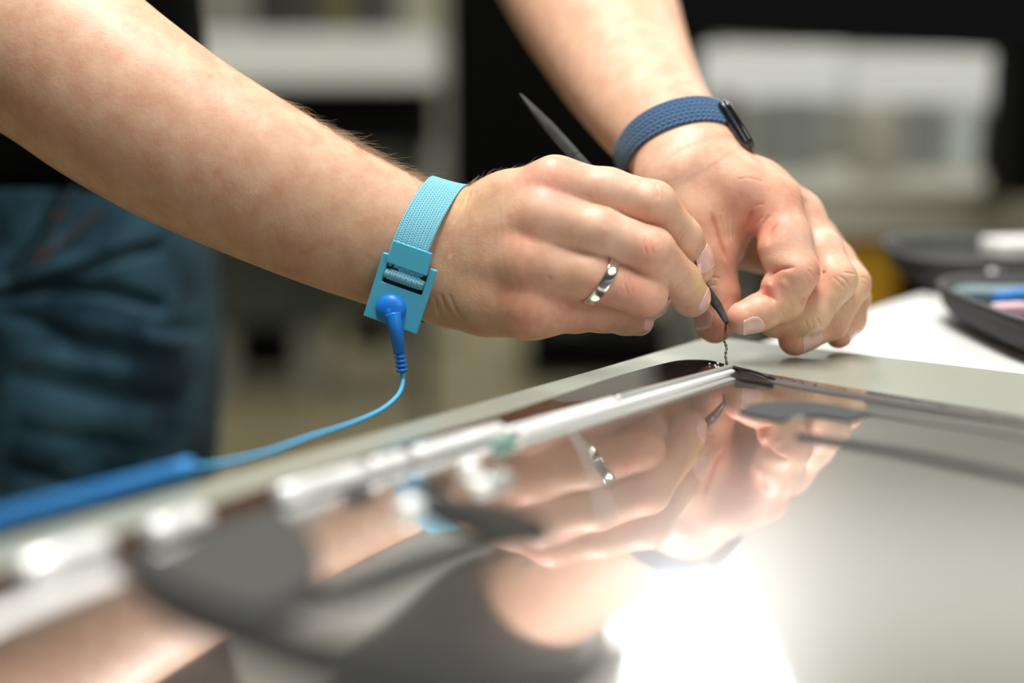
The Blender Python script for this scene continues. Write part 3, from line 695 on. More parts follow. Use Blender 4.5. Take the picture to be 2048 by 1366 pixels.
def _denim():
    nt = DENIM.node_tree; b = nt.nodes['Principled BSDF']; N = nt.nodes.new; L = nt.links.new; tc = N('ShaderNodeTexCoord')
    n = N('ShaderNodeTexNoise'); n.inputs['Scale'].default_value = 22; n.inputs['Detail'].default_value = 5; L(tc.outputs['Object'], n.inputs['Vector'])
    r = N('ShaderNodeValToRGB'); r.color_ramp.elements[0].position = .38; r.color_ramp.elements[1].position = .66; r.color_ramp.elements[0].color = (*lin((24, 48, 62)), 1); r.color_ramp.elements[1].color = (*lin((66, 104, 124)), 1)
    L(n.outputs['Fac'], r.inputs['Fac']); L(r.outputs['Color'], b.inputs['Base Color']); b.inputs['Roughness'].default_value = .85; b.inputs['Sheen Weight'].default_value = .08; b.inputs['Specular IOR Level'].default_value = .12
    w = N('ShaderNodeTexWave'); w.inputs['Scale'].default_value = 320; w.bands_direction = 'DIAGONAL'; L(tc.outputs['Object'], w.inputs['Vector'])
    bp = N('ShaderNodeBump'); bp.inputs['Strength'].default_value = .5; bp.inputs['Distance'].default_value = .0008; L(w.outputs['Fac'], bp.inputs['Height']); L(bp.outputs['Normal'], b.inputs['Normal'])
_denim()
jf = Union([hips, legL, legR], 22)
def jeans():
    v, q = surface(jf, (-700, -100, 700), (0, 1250, 1500), 7.5)
    S = [([(0, 592), (90, 565), (170, 540), (260, 505), (340, 492)], 11, 10), ([(-40, 600), (60, 582), (150, 578), (250, 590), (345, 622)], 13, 11), ([(-40, 620), (60, 640), (160, 690), (300, 720)], 16, 3.5),
         ([(0, 740), (110, 770), (240, 800), (380, 800)], 20, 3.5), ([(0, 850), (150, 880), (330, 900)], 20, 3), ([(0, 930), (100, 960), (240, 1010)], 16, 5), ([(240, 640), (330, 660), (415, 650)], 14, 2.5), ([(150, 350), (108, 425), (62, 500), (0, 566)], 9, 8),
         ([(40, 700), (200, 740), (300, 760)], 18, -2.5), ([(80, 540), (200, 520), (300, 470)], 20, -3), ([(100, 640), (250, 660), (400, 700)], 20, -3)]
    pls = [(spline([np.array(p, float) for p in s[0]], 4), s[1], s[2]) for s in S]
    def sel(c, r):
        px = topx(c); return (px[:, 0] > -60) & (px[:, 0] < 480) & (px[:, 1] > 230) & (px[:, 1] < 1060) & (c[:, 2] < 1020)
    v, q = refine(v, q, sel, 2); g = grad(jf, v, 2.0); g /= np.linalg.norm(g, axis=1)[:, None]+1e-9; px = topx(v); d = np.zeros(len(v)); fr_ = (g*v).sum(1) < 0
    for pl_, w, dp in pls: d -= dp*np.exp(-(seg_dist(px, pl_)/w)**2)*end_fade(px, pl_, w*3)*fr_
    v = v+g*d[:, None]; o = meshobj('jeans', cam2world(v), q, DENIM, person)
    bm = bmesh.new(); bm.from_mesh(o.data); bmesh.ops.recalc_face_normals(bm, faces=bm.faces); bm.to_mesh(o.data); bm.free(); return o
jeans_o = jeans()
STITCH = mat('rust orange thread', lin((140, 74, 42)), .8)
SEAM = mat('worn denim seam', lin((46, 66, 78)), .9, bump=(200, .5, .001))
def onjeans(x, y, out=0.5):
    d = np.array([(x-CX)/F, (y-CY)/F, 1.0]); d /= np.linalg.norm(d); o = d*700
    return march(jf, [o], [d], maxd=600)[0]-d*out
def stitches(pts, n, m=STITCH, r=.0006, parent=jeans_o, dash=.6):
    sp = spline([np.array(p, float) for p in pts], 20); L = np.linspace(0, len(sp)-1, n+1)
    V = []; Fc = []
    for i in range(n):
        a = sp[int(L[i])]; b_ = sp[int(L[i]+(L[i+1]-L[i])*dash)]
        A, B_ = cam2world([onjeans(*a)])[0], cam2world([onjeans(*b_)])[0]
        t = (B_-A)/(np.linalg.norm(B_-A)+1e-9); s1 = np.cross(t, (0, 1.0, 0)); s1 /= np.linalg.norm(s1)+1e-9; s2 = np.cross(t, s1); k = len(V)
        for pnt in (A, B_):
            for c_, s_ in ((1, 0), (0, 1), (-1, 0), (0, -1)): V.append(pnt+r*(c_*s1+s_*s2))
        Fc += [(k+j, k+(j+1) % 4, k+4+(j+1) % 4, k+4+j) for j in range(4)]+[(k+3, k+2, k+1, k), (k+4, k+5, k+6, k+7)]
    o = meshobj('stitching', V, Fc, m, person); return o
stitches([(74, 512), (118, 486), (160, 455), (196, 418)], 16); stitches([(80, 520), (124, 494), (168, 462), (204, 424)], 16)
stitches([(106, 428), (134, 431)], 2, r=.0013, dash=.9); stitches([(76, 514), (92, 508)], 2, r=.0013, dash=.9); stitches([(146, 380), (110, 440), (84, 490)], 12)
tube('pocket_seam', cam2world([onjeans(*p, 1.0) for p in spline([np.array(p, float) for p in [(150, 374), (112, 440), (70, 508), (20, 560)]], 8)]), .0018, SEAM, person, 8)
tube('pocket_seam', cam2world([onjeans(*p, 1.0) for p in spline([np.array(p, float) for p in [(214, 408), (186, 445), (140, 482), (96, 512)]], 8)]), .0012, SEAM, person, 8)
# ------------------------------------------------------------------ tool and adhesive strand in the hands
BLACKP = mat('black nylon', (.05, .052, .054), .34, spec=.5, bump=(260, .25, .0003), var=(40, (.035, .036, .038), .1))
def spudger():
    sts = [(1040, 187, .668, .35, .3, 0), (1052, 201, .667, 1.3, .8, 0), (1072, 224, .665, 2.2, 1.4, 0), (1098, 253, .663, 3.0, 2.0, 0), (1130, 289, .661, 3.15, 2.2, 0), (1149, 310, .660, 3.15, 2.2, 0), (1151, 312, .660, 2.8, 1.9, 0), (1153, 315, .660, 3.15, 2.2, 0),
           (1250, 420, .653, 3.2, 2.2, 0), (1345, 522, .645, 3.1, 2.1, 0), (1410, 577, .638, 2.5, 1.9, 0), (1426, 599, .6355, 2.5, 1.8, 0), (1436, 613, .634, 2.5, 1.7, 0), (1438, 616, .6338, 2.15, 1.5, 0), (1447, 632, .6325, 1.9, 1.2, 0), (1453, 645, .631, 1.2, .8, 0)]
    pts = np.array([C(*s[:3]) for s in sts]); T = np.gradient(pts, axis=0); T /= np.linalg.norm(T, axis=1)[:, None]; v = []
    for p, t, s in zip(pts, T, sts):
        b = np.cross(t, (0, 0, -1.0)); b /= np.linalg.norm(b); 
        if b[1] > 0: b = -b
        n = np.cross(b, t); n = n if n[2] < 0 else -n       # b: up-right across, n: to lens
        n2 = n*math.cos(.8)+b*math.sin(.8); b2 = b*math.cos(.8)-n*math.sin(.8)
        for cu, cv in ((1, .35), (.55, 1), (-.55, 1), (-1, .35), (-1, -.5), (-.5, -1), (.5, -1), (1, -.5)): v.append(p+b2*s[3]*cu+n2*s[4]*cv)
    m_ = 8; k = len(sts); f = [(i*m_+j, i*m_+(j+1) % m_, (i+1)*m_+(j+1) % m_, (i+1)*m_+j) for i in range(k-1) for j in range(m_)]+[tuple(range(m_)), tuple((k-1)*m_+j for j in range(m_))[::-1]]
    o = meshobj('spudger', cam2world(v), f, BLACKP, None, smooth=False)
    bm = bmesh.new(); bm.from_mesh(o.data); bmesh.ops.recalc_face_normals(bm, faces=bm.faces); bm.to_mesh(o.data); bm.free(); bevel(o, .0003, 2, 25)
    return tag(o, 'slim black plastic prying tool with pointed end held between the fingers', 'tool')
spudger()
GLUE = mat('grey tacky adhesive', (.035, .032, .030), .16, spec=.7, bump=(1500, .8, .0006), coat=.3)
sp = spline([C(1452, 644, .6335), C(1451, 668, .632), C(1449, 682, .6305), C(1453, 696, .6285), C(1451, 712, .626), C(1455, 733, .6235)], 6)
o = tube('adhesive_strand', cam2world(sp), (.00045+.00018*np.sin(np.arange(len(sp))*2.1)+.0001*rng.random(len(sp))), GLUE, None, 8)
tag(o, 'thin grey strand of adhesive pulled up from the corner by the fingertips', 'adhesive')

# ------------------------------------------------------------------ the opened display on the table
ALUM = mat('anodised pale aluminium', lin((186, 190, 176)), .36, metal=.55, var=(6, lin((176, 181, 168)), .25), bump=(600, .06, .0002))
GLOSSB = mat('glossy dark brown border', (.030, .017, .014), .07, spec=.6, coat=.8, bump=(14, .25, .002))
BLACKT = mat('black adhesive tape', (.012, .011, .010), .3, bump=(120, .7, .001))
GREYT = mat('grey brown adhesive residue', (.085, .075, .07), .65, bump=(350, .7, .0008))
RAIL = mat('bright satin metal', (.97, .98, .97), .28, metal=.25)
RAILM = mat('milled silver metal', (.60, .64, .62), .34, metal=.6)
FOAM = mat('dark grey foam pad', lin((66, 68, 70)), .85, bump=(500, .4, .0003))
FLEX = mat('dark flat cable', (.03, .03, .03), .4)
MIRROR = bpy.data.materials.new('mirror finish sheet'); MIRROR.use_nodes = True
def _mir():
    nt = MIRROR.node_tree; N = nt.nodes.new; L = nt.links.new; b = nt.nodes['Principled BSDF']; out = nt.nodes['Material Output']
    b.inputs['Base Color'].default_value = (.88, .87, .875, 1); b.inputs['Metallic'].default_value = 1; b.inputs['Roughness'].default_value = .035
    g = N('ShaderNodeBsdfGlossy'); g.inputs['Color'].default_value = (.88, .88, .88, 1); g.inputs['Roughness'].default_value = .28
    mx = N('ShaderNodeMixShader'); mx.inputs[0].default_value = .30; L(b.outputs[0], mx.inputs[1]); L(g.outputs[0], mx.inputs[2]); L(mx.outputs[0], out.inputs['Surface'])
_mir()
c0 = PH(1420, 672); dA = np.array([-.6365, -.7713, 0]); dB = np.array([.7713, -.6365, 0])
disp = empty('opened_display', c0, 'large pale aluminium display housing lying open with mirror-like inner sheet', 'display housing')
def xy(p): return (p[0], p[1])
def px_out(pts, H=0): return [xy(PH(x, y, H)) for x, y in pts]
A_end = PH(-120, 1112); far = PH(2048, 747); B_dir = (far-c0)/np.linalg.norm(far-c0)
Aend = A_end+(A_end-c0)/np.linalg.norm(A_end-c0)*.12; Bend = c0+B_dir*.46; D4 = Bend+(Aend-c0)
prism('housing', [xy(c0), xy(Aend), xy(D4), xy(Bend)], TOP-.009, TOP, ALUM, disp, .0012)
# mirror sheet, set just above the housing floor
m0 = PH(1470, 741); mA = PH(-300, 1268); mB = PH(2048, 838); mBe = m0+(mB-m0)/np.linalg.norm(mB-m0)*.40; mAe = m0+(mA-m0)/np.linalg.norm(mA-m0)*.50
prism('mirror_sheet', [xy(m0), xy(mAe), xy(mAe+(mBe-m0)), xy(mBe)], TOP+.0002, TOP+.0009, MIRROR, disp, 0)
def strip_px(name, top, bot, H0, H1, m, bev=.0004, n=6):
    a = spline([np.array(p, float) for p in top], n); b_ = spline([np.array(p, float) for p in bot], n)
    pts = [xy(PH(x, y, H1)) for x, y in a]+[xy(PH(x, y, H1)) for x, y in b_[::-1]]
    return prism(name, pts, TOP+H0, TOP+H1, m, disp, bev)
gb = strip_px('glossy_border', [(1452, 729), (1430, 722), (1400, 719), (1360, 720), (1320, 728), (1260, 744), (1190, 765), (1000, 828), (800, 886), (500, 983), (200, 1078), (-100, 1172)],
         [(1462, 736), (1440, 742), (1400, 753), (1350, 767), (1300, 782), (1240, 799), (1170, 822), (1000, 877), (800, 940), (500, 1035), (200, 1132), (-100, 1228)], .0002, .0013, GLOSSB)
# dark adhesive round the far side
strip_px('border_adhesive', [(1466, 733), (1500, 744), (1560, 757), (1640, 772), (1760, 792), (1900, 814), (2048, 838), (2250, 872)],
         [(1468, 742), (1500, 752), (1560, 767), (1640, 782), (1760, 801), (1900, 824), (2048, 849), (2250, 884)], .0003, .0016, GREYT)
strip_px('loose_tape', [(1464, 736), (1490, 742), (1520, 752), (1548, 764)], [(1462, 750), (1486, 757), (1515, 762), (1546, 768)], .0009, .0022, BLACKT)
tube('torn_tape_edge', [PH(x, y, H) for x, y, H in [(1466, 734, .002), (1482, 738, .0035), (1502, 742, .003), (1524, 749, .003), (1550, 759, .0018)]], .0007, BLACKT, disp, 8)
for k in range(26):
    t = rng.random(); x = 1560+t*480; y = 757+(x-1560)*.166+rng.normal()*1.0; r = .00035+.0004*rng.random()
    if k > 17: x = 1418+rng.random()*34; y = 732+rng.normal()*2.5;  # the last beads, in bright metal, stand in for small glints
    me = bpy.data.meshes.new('crumb_or_glint'); bm = bmesh.new(); bmesh.ops.create_icosphere(bm, subdivisions=2, radius=r); bm.to_mesh(me); bm.free(); me.materials.append(GLUE if k < 18 else RAIL)
    me.polygons.foreach_set('use_smooth', [True]*len(me.polygons)); ob = bpy.data.objects.new('adhesive_crumb_or_glint', me); COL.objects.link(ob); ob.parent = disp; ob.matrix_parent_inverse = disp.matrix_world.inverted(); ob.location = PH(x, y, .0018)
def bar(name, p0, p1, w, hgt, m, H=.0012, endr=True, n=6):
    """round-topped metal bar between two points of the picture lying at height H"""
    a, b = PH(*p0, H), PH(*p1, H); t = (b-a)/np.linalg.norm(b-a); s = np.cross((0, 0, 1), t); L = np.linalg.norm(b-a); V = []; K = 12
    sts = [0, .0006, .0016, L-.0016, L-.0006, L]; sc = [.55, .85, 1, 1, .85, .55]
    for u, q in zip(sts, sc):
        for k in range(K+1):
            th = math.pi*k/K; V.append(a+t*u+s*w/2*q*math.cos(th)+np.array([0, 0, 1])*hgt*q*math.sin(th)**.8)
    f = [(i*(K+1)+k, i*(K+1)+k+1, (i+1)*(K+1)+k+1, (i+1)*(K+1)+k) for i in range(5) for k in range(K)]
    f += [tuple(range(K+1))[::-1], tuple(5*(K+1)+k for k in range(K+1))]+[(i*(K+1), (i+1)*(K+1), (i+1)*(K+1)+K, i*(K+1)+K) for i in range(5)]
    o = meshobj(name, V, f, m, disp); bm = bmesh.new(); bm.from_mesh(o.data); bmesh.ops.recalc_face_normals(bm, faces=bm.faces); bm.to_mesh(o.data); bm.free(); return o
bar('metal_rail', (1464, 738), (1232, 801), .0030, .0022, RAILM); bar('metal_rail', (1467, 747), (1040, 872), .0030, .0022, RAIL)
bar('metal_rail', (1466, 757), (1030, 892), .0040, .0007, RAILM)
bar('metal_rail', (1230, 803), (1010, 868), .0036, .0024, RAIL)
bar('rail_glint_bar', (1003, 868), (824, 922), .0066, .0046, RAIL); bar('rail_glint_bar', (812, 926), (738, 949), .0066, .0048, RAIL); bar('rail_glint_bar', (730, 952), (556, 1006), .0068, .0050, RAIL)  # separate bars shaped after the bright reflections along a metal rail
bar('rail_glint_bar', (412, 1042), (298, 1080), .0078, .0050, RAIL); bar('rail_glint_bar', (214, 1104), (40, 1160), .0092, .0056, RAIL)
bar('metal_plate', (1030, 884), (985, 898), .0035, .003, mat('green connector', (.2, .36, .30), .4)); bar('metal_plate', (1015, 955), (965, 972), .0066, .0030, RAILM)
bar('metal_plate', (640, 1012), (560, 1040), .006, .002, RAILM); bar('metal_plate', (230, 1150), (-80, 1262), .0095, .0012, RAIL, H=.0006)
bar('connector_block', (900, 958), (850, 974), .006, .003, mat('dark bronze connector', (.09, .05, .03), .35)); bar('connector_block', (845, 966), (812, 976), .005, .003, mat('blue connector', (.08, .22, .32), .4))
bar('connector_block', (740, 985), (690, 1000), .005, .0025, BLACKP)
def screw(x, y, r, hgt=.0022):
    c = PH(x, y, .0009); V = []; prof = [(1, 0), (1, .45), (.93, .8), (.7, 1.0), (.35, 1.02), (.3, .75), (0.01, .75)]; ns = 20
    for q, hh in prof:
        for k in range(ns): V.append(c+np.array([r*q*math.cos(2*math.pi*k/ns), r*q*math.sin(2*math.pi*k/ns), hgt*hh]))
    f = [(i*ns+k, i*ns+(k+1) % ns, (i+1)*ns+(k+1) % ns, (i+1)*ns+k) for i in range(len(prof)-1) for k in range(ns)]+[tuple(range(ns))[::-1]]
    return meshobj('screw', V, f, RAIL, disp)
screw(940, 942, .0036, .003); screw(820, 1020, .0044, .0036); screw(960, 975, .003)
# dark internal bracket near the lens
BRK = mat('dark bracket plastic', (.010, .013, .013), .4, spec=.4)
flat_px = lambda name, pts, H0, H1, m, n=5, bev=.0003: prism(name, [xy(PH(x, y, H1)) for x, y in spline([np.array(p, float) for p in pts], n, closed=True)], TOP+H0, TOP+H1, m, disp, bev)
flat_px('speaker_cover', [(255, 1078), (330, 1108), (430, 1050), (540, 1018), (600, 1046), (640, 1110), (610, 1180), (500, 1218), (380, 1180), (300, 1140)], .0009, .0042, mat('speaker cover', (.05, .053, .051), .5), bev=.001)
flat_px('bracket', [(850, 992), (930, 996), (1020, 1010), (1098, 1046), (1082, 1068), (1010, 1062), (930, 1046), (870, 1026)], .0009, .0026, BRK)
flat_px('bracket', [(1090, 1062), (980, 1092), (850, 1140), (720, 1188), (600, 1214), (560, 1192), (700, 1150), (840, 1100), (980, 1068)], .0009, .0020, BRK)
flat_px('bracket', [(250, 1120), (330, 1150), (470, 1218), (640, 1270), (820, 1302), (1000, 1312), (1150, 1300), (1240, 1262), (1200, 1350), (1050, 1400), (850, 1400), (640, 1350), (430, 1270), (300, 1200)], .0009, .0024, BRK)
# foam pad and flat cables lying on the sheet
def flat_px(name, pts, H0, H1, m, n=5, bev=.0003):
    s = spline([np.array(p, float) for p in pts], n, closed=True); return prism(name, [xy(PH(x, y, H1)) for x, y in s], TOP+H0, TOP+H1, m, disp, bev)
flat_px('foam_pad', [(1478, 820), (1492, 812), (1530, 804), (1590, 802), (1650, 806), (1700, 815), (1738, 822), (1722, 832), (1703, 838), (1690, 838), (1650, 831), (1610, 829), (1580, 833), (1562, 839), (1530, 833), (1495, 826)], .0009, .0018, FOAM, 3)
tube('thin_cable', [PH(x, y, .0018) for x, y in spline([np.array(p, float) for p in [(1593, 871), (1640, 876), (1720, 889), (1830, 908), (1940, 930), (2060, 955), (2200, 985)]], 5)], .0011, FLEX, disp, 8)
tube('thin_cable', [PH(x, y, .0012) for x, y in spline([np.array(p, float) for p in [(1738, 826), (1850, 845), (1960, 862), (2080, 882)]], 5)], .0004, GREYT, disp, 8)
tube('silver_wire', [PH(x, y, .0016) for x, y in spline([np.array(p, float) for p in [(1146, 868), (1165, 895), (1185, 940), (1200, 985), (1216, 1040)]], 5)], .0005, RAILM, disp, 8)
tube('clear_edge', [PH(x, y, .0012) for x, y in spline([np.array(p, float) for p in [(1562, 841), (1590, 834), (1640, 831), (1700, 840), (1735, 826)]], 5)], .0003, RAILM, disp, 6)

# ------------------------------------------------------------------ table, cases
TABLE = mat('white laminate', (.70, .71, .69), .4, bump=(80, .03, .0005))
tb = TOP-.0092
e0 = c0+.004*dB; uA = (Aend-c0)/np.linalg.norm(Aend-c0); uB = B_dir
t1 = e0-uA*.46; t2 = e0+uA*.72; t3 = t2+uB*1.3; t4 = t1+uB*1.3
tbl = empty('work_table', ((t1+t3)/2*np.array([1, 1, 0])), 'white laminate work table under the opened display', 'table')
prism('tabletop', [xy(t1), xy(t2), xy(t3), xy(t4)], tb-.028, tb, TABLE, tbl, .002)
LEGM = mat('grey painted steel', (.30, .31, .31), .4, metal=.3)
for q in (t1, t2, t3, t4):
    cc = (t1+t3)/2; k = q+(cc-q)/np.linalg.norm(cc-q)*.09; prism('leg', [(k[0]-.025, k[1]-.025), (k[0]+.025, k[1]-.025), (k[0]+.025, k[1]+.025), (k[0]-.025, k[1]+.025)], 0, tb-.028, LEGM, tbl, .002)
FABR = mat('charcoal case fabric', (.030, .031, .034), .8, var=(160, (.055, .056, .060), .2), bump=(700, .6, .0005))
ZIP = mat('black zip tape', (.008, .008, .009), .55, bump=(900, .8, .0006)); TRIM = mat('grey piping', (.09, .09, .095), .6)
LINER = mat('dark liner', (.02, .021, .023), .7)
def super_ring(cx, cy, a, b, rz, z, k=4.0, n=64, s=1.0):
    out = []
    for i in range(n):
        t = 2*math.pi*i/n; c_, s_ = math.cos(t), math.sin(t); x = a*s*abs(c_)**(2/k)*np.sign(c_); y = b*s*abs(s_)**(2/k)*np.sign(s_)
        out.append((cx+x*math.cos(rz)-y*math.sin(rz), cy+x*math.sin(rz)+y*math.cos(rz), z))
    return out
def loftw(name, rings, m, parent, caps=(1, 1)):
    n = len(rings[0]); v = [p for r_ in rings for p in r_]; f = [(i*n+k, i*n+(k+1) % n, (i+1)*n+(k+1) % n, (i+1)*n+k) for i in range(len(rings)-1) for k in range(n)]
    if caps[0]: f.append(tuple(range(n-1, -1, -1)))
    if caps[1]: f.append(tuple((len(rings)-1)*n+k for k in range(n)))
    o = meshobj(name, v, f, m, parent); bm = bmesh.new(); bm.from_mesh(o.data); bmesh.ops.recalc_face_normals(bm, faces=bm.faces); bm.to_mesh(o.data); bm.free(); return o
def case(cx, cy, a, b, rz, hgt, label):
    t = empty('zip_case', (cx, cy, tb), label, 'case', 'charcoal zip cases on the white table')
    g = lambda s, z: super_ring(cx, cy, a, b, rz, tb+z, s=s)
    loftw('shell', [g(.80, 0), g(.88, .0012), g(.95, .006), g(.985, hgt*.5), g(1.0, hgt*.8), g(1.0, hgt), g(.97, hgt), g(.95, hgt*.7), g(.90, .006), g(.5, .005)], FABR, t)
    loftw('zip', [g(1.0, hgt*.82), g(1.022, hgt*.86), g(1.022, hgt*1.03), g(.985, hgt*1.05), g(.975, hgt*.98)], ZIP, t, (0, 0))
    loftw('piping', [g(1.0, hgt*.99), g(1.015, hgt*1.04), g(1.0, hgt*1.10), g(.985, hgt*1.04)], TRIM, t, (0, 0))
    return t
case1 = case(.341, .732, .102, .103, .04, .0205, 'open charcoal zip case nearest the display, with small tools inside')
case2 = case(.364, .945, .108, .078, -.10, .022, 'open charcoal zip case standing behind the nearer one')
loftw('padding', [super_ring(.341, .732, .102, .103, .04, tb+.006, s=.9), super_ring(.341, .732, .102, .103, .04, tb+.010, s=.88), super_ring(.341, .732, .102, .103, .04, tb+.011, s=.8)], LINER, case1)
loftw('padding', [super_ring(.364, .945, .108, .078, -.1, tb+.006, s=.9), super_ring(.364, .945, .108, .078, -.1, tb+.014, s=.88), super_ring(.364, .945, .108, .078, -.1, tb+.016, s=.75)], LINER, case2)
def small(name, x, y, H, size, rz, col, label, cat, rough=.4, metal=0, dz=.0):
    z = tb+H; p = PH(x, y, z-TOP); o = box(name, (p[0], p[1], z+size[2]/2), size, mat(name+' colour', col, rough, metal), None, rz, min(size)*.25); return tag(o, label, cat)
small('screwdriver_handle', 2036, 612, .011, (.034, .009, .009), .5, lin((40, 130, 215)), 'blue tool handle lying in the nearer zip case', 'tool')
small('eraser_block', 2022, 636, .011, (.020, .011, .008), .3, lin((225, 190, 200)), 'pale pink block lying in the nearer zip case', 'block')
small('metal_tweezers', 1972, 590, .011, (.045, .010, .004), -.1, (.75, .70, .68), 'pale metal tool at the back of the nearer zip case', 'tool', .3, .4)
small('clear_tray', 2010, 596, .011, (.060, .022, .006), -.1, lin((130, 150, 155)), 'grey plastic tray along the back of the nearer zip case', 'tray')
small('folded_cloth', 2050, 512, .016, (.050, .035, .012), .2, (.85, .83, .82), 'white folded cloth on the rear zip case', 'cloth', .9)
for k, (x, y) in enumerate([(1984, 549), (1999, 547), (2013, 543)]):
    p = PH(x, y, tb+.016-TOP); o = loftw('screw_bit', [super_ring(p[0], p[1], .0024*s_, .0024*s_, 0, tb+.016+z_, k=2, n=16) for s_, z_ in ((1, 0), (1, .002), (.7, .003), (.2, .0032))], RAIL, None)
    tag(o, ['leftmost of three shiny metal bits on the rear zip case', 'middle one of three shiny metal bits on the rear zip case', 'rightmost of three shiny metal bits on the rear zip case'][k], 'bit', 'metal bits on the rear zip case')
# ------------------------------------------------------------------ the room behind
def st(o): return tag(o, kind='structure')
FLOORM = mat('olive beige floor', lin((176, 166, 130)), .35, var=(2.5, lin((160, 152, 118)), .2))
WALLM = mat('light grey wall', lin((190, 190, 182)), .8); CEIL = mat('off white ceiling', (.80, .80, .78), .85)
WHITE = mat('white laminate board', (.86, .88, .86), .45); GREY = mat('grey metal sheet', lin((120, 125, 118)), .45, metal=.2)
BLK = mat('matt black plastic', (.002, .002, .0025), .6, spec=.08); DGRN = mat('dark grey green', lin((46, 50, 44)), .6)
st(box('floor', (0, 2, -.05), (12, 16, .1), FLOORM, None, 0, 0)); st(box('wall_back', (0, 8.05, 1.5), (12, .1, 3.2), WALLM, None, 0, 0))
st(box('wall_left', (-5.05, 3, 1.5), (.1, 10, 3.2), WALLM, None, 0, 0)); st(box('wall_right', (5.05, 3, 1.5), (.1, 10, 3.2), WALLM, None, 0, 0))
st(box('ceiling', (0, 2.6, 3.05), (12, 11, .1), CEIL, None, 0, 0))
st(box('baseboard_back', (0, 7.98, .05), (10, .03, .1), DGRN, None, 0, .004))
LAMP = bpy.data.materials.new('lamp diffuser'); LAMP.use_nodes = True; _b = LAMP.node_tree.nodes['Principled BSDF']
_b.inputs['Emission Color'].default_value = (1, .99, .96, 1); _b.inputs['Emission Strength'].default_value = 7
def lamp(x, y, w, l, label):
    t = empty('ceiling_lamp', (x, y, 3.0), label, 'lamp', 'ceiling lamps')
    for a, b, sx, sy in ((x-w/2, y, .03, l), (x+w/2, y, .03, l), (x, y-l/2, w, .03), (x, y+l/2, w, .03)): box('frame', (a, b, 2.98), (sx, sy, .04), WHITE, t, 0, .003)
    box('diffuser', (x, y, 2.985), (w-.03, l-.03, .02), LAMP, t, 0, 0); return t
lamp(.70, 5.4, .55, 2.6, 'long glowing ceiling lamp panel over the far benches'); 
def bx(name, x0, y0, x1, y1, z, d, m, parent=None, rz=0, bev=.006):
    """upright box whose front face spans two corners of the picture at distance z"""
    a, b = P(x0, y0, z), P(x1, y1, z); c = (a+b)/2; w = abs(b[0]-a[0]); h = abs(a[2]-b[2]); return box(name, (c[0], c[1]+d/2, c[2]), (w, d, h), m, parent, rz, bev)
lamp(-1.7, 2.7, 1.5, .5, 'added wide glowing fill panel above the left cabinets, out of view'); lamp(1.9, 2.7, 1.5, .5, 'added wide glowing fill panel above the rear bench, out of view')  # both panels are added out of view to brighten ceiling and background
# bench on the right with its load
BH = .90
def bench():
    t = empty('rear_bench', (1.0, 2.3, 0), 'long grey white workbench behind the hands, its dark underside open', 'bench')
    box('worktop', (1.72, 2.28, BH-.03), (2.9, .95, .06), mat('warm white worktop', lin((188, 186, 172)), .5), t, -.06, .004)
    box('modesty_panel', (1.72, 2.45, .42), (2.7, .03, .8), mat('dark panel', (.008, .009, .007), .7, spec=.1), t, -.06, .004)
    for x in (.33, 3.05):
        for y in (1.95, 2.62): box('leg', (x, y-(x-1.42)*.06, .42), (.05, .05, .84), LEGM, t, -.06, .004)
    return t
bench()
tag(bx('storage_bin', 1660, 463, 1768, 1680, 1.98, .15, mat('mustard yellow plastic', lin((176, 132, 20)), .5)), 'mustard yellow bin seen under the rear bench beside the left hand', 'bin')
LOWG = mat('grey tray plastic', lin((140, 142, 132)), .6)
tag(bx('storage_box', 1398, 204, 1700, 323, 2.50, .22, LOWG), 'long grey box on the rear bench under the left white box', 'box')
tag(bx('storage_box', 1402, 96, 1690, 202.5, 2.52, .2, WHITE), 'long white box stacked on the rear bench beside the left forearm', 'box')
tag(bx('storage_box', 1706, 212, 2026, 325, 2.48, .22, LOWG), 'long grey box on the rear bench under the right white box', 'box')
tag(bx('storage_box', 1704, 106, 2020, 210.5, 2.50, .2, WHITE), 'long white box stacked on the rear bench at the right edge', 'box')
tag(bx('keyboard', 1530, 178, 1970, 190, 2.2, .14, mat('dark grey keys', (.05, .05, .055), .5), None, -.06), 'flat dark keyboard lying on the rear bench', 'keyboard') if False else None
for x0, y0, x1, y1, z, col, nm, lb, ct in [
    (1722, 214, 1800, 262, 2.15, lin((168, 164, 152)), 'paper_box', 'small beige box in the middle of the rear bench', 'box'),
    (1915, 214, 1965, 262, 2.2, lin((176, 182, 176)), 'paper_cup', 'small pale container near the right end of the rear bench', 'container'),
    (1436, 186, 1482, 236, 2.2, lin((84, 72, 66)), 'brown_box', 'small brown box on the rear bench beside the watch', 'box'),
    (1530, 196, 1640, 214, 2.3, lin((120, 124, 118)), 'cable_bundle', 'grey bundle on the rear bench in front of the left boxes', 'bundle'),
    (1760, 206, 1960, 226, 2.3, lin((122, 124, 118)), 'tool_tray', 'long grey tray on the rear bench in front of the right boxes', 'tray'),
    (1985, 222, 2030, 262, 2.2, lin((80, 78, 74)), 'tape_dispenser', 'dark block at the right end of the rear bench', 'block')]:
    a = P(x0, y0, z); b = P(x1, y1, z); hh = max(.012, a[2]-BH); w = b[0]-a[0]
    tag(box(nm, ((a[0]+b[0])/2, a[1]+.04, BH+hh/2), (w, .08, hh), mat(nm+' colour', col, .6), None, -.06, .004), lb, ct)
shf = empty('raised_shelf', P(1720, 100, 1.75), 'black raised shelf board over the rear bench with black end supports', 'shelf')
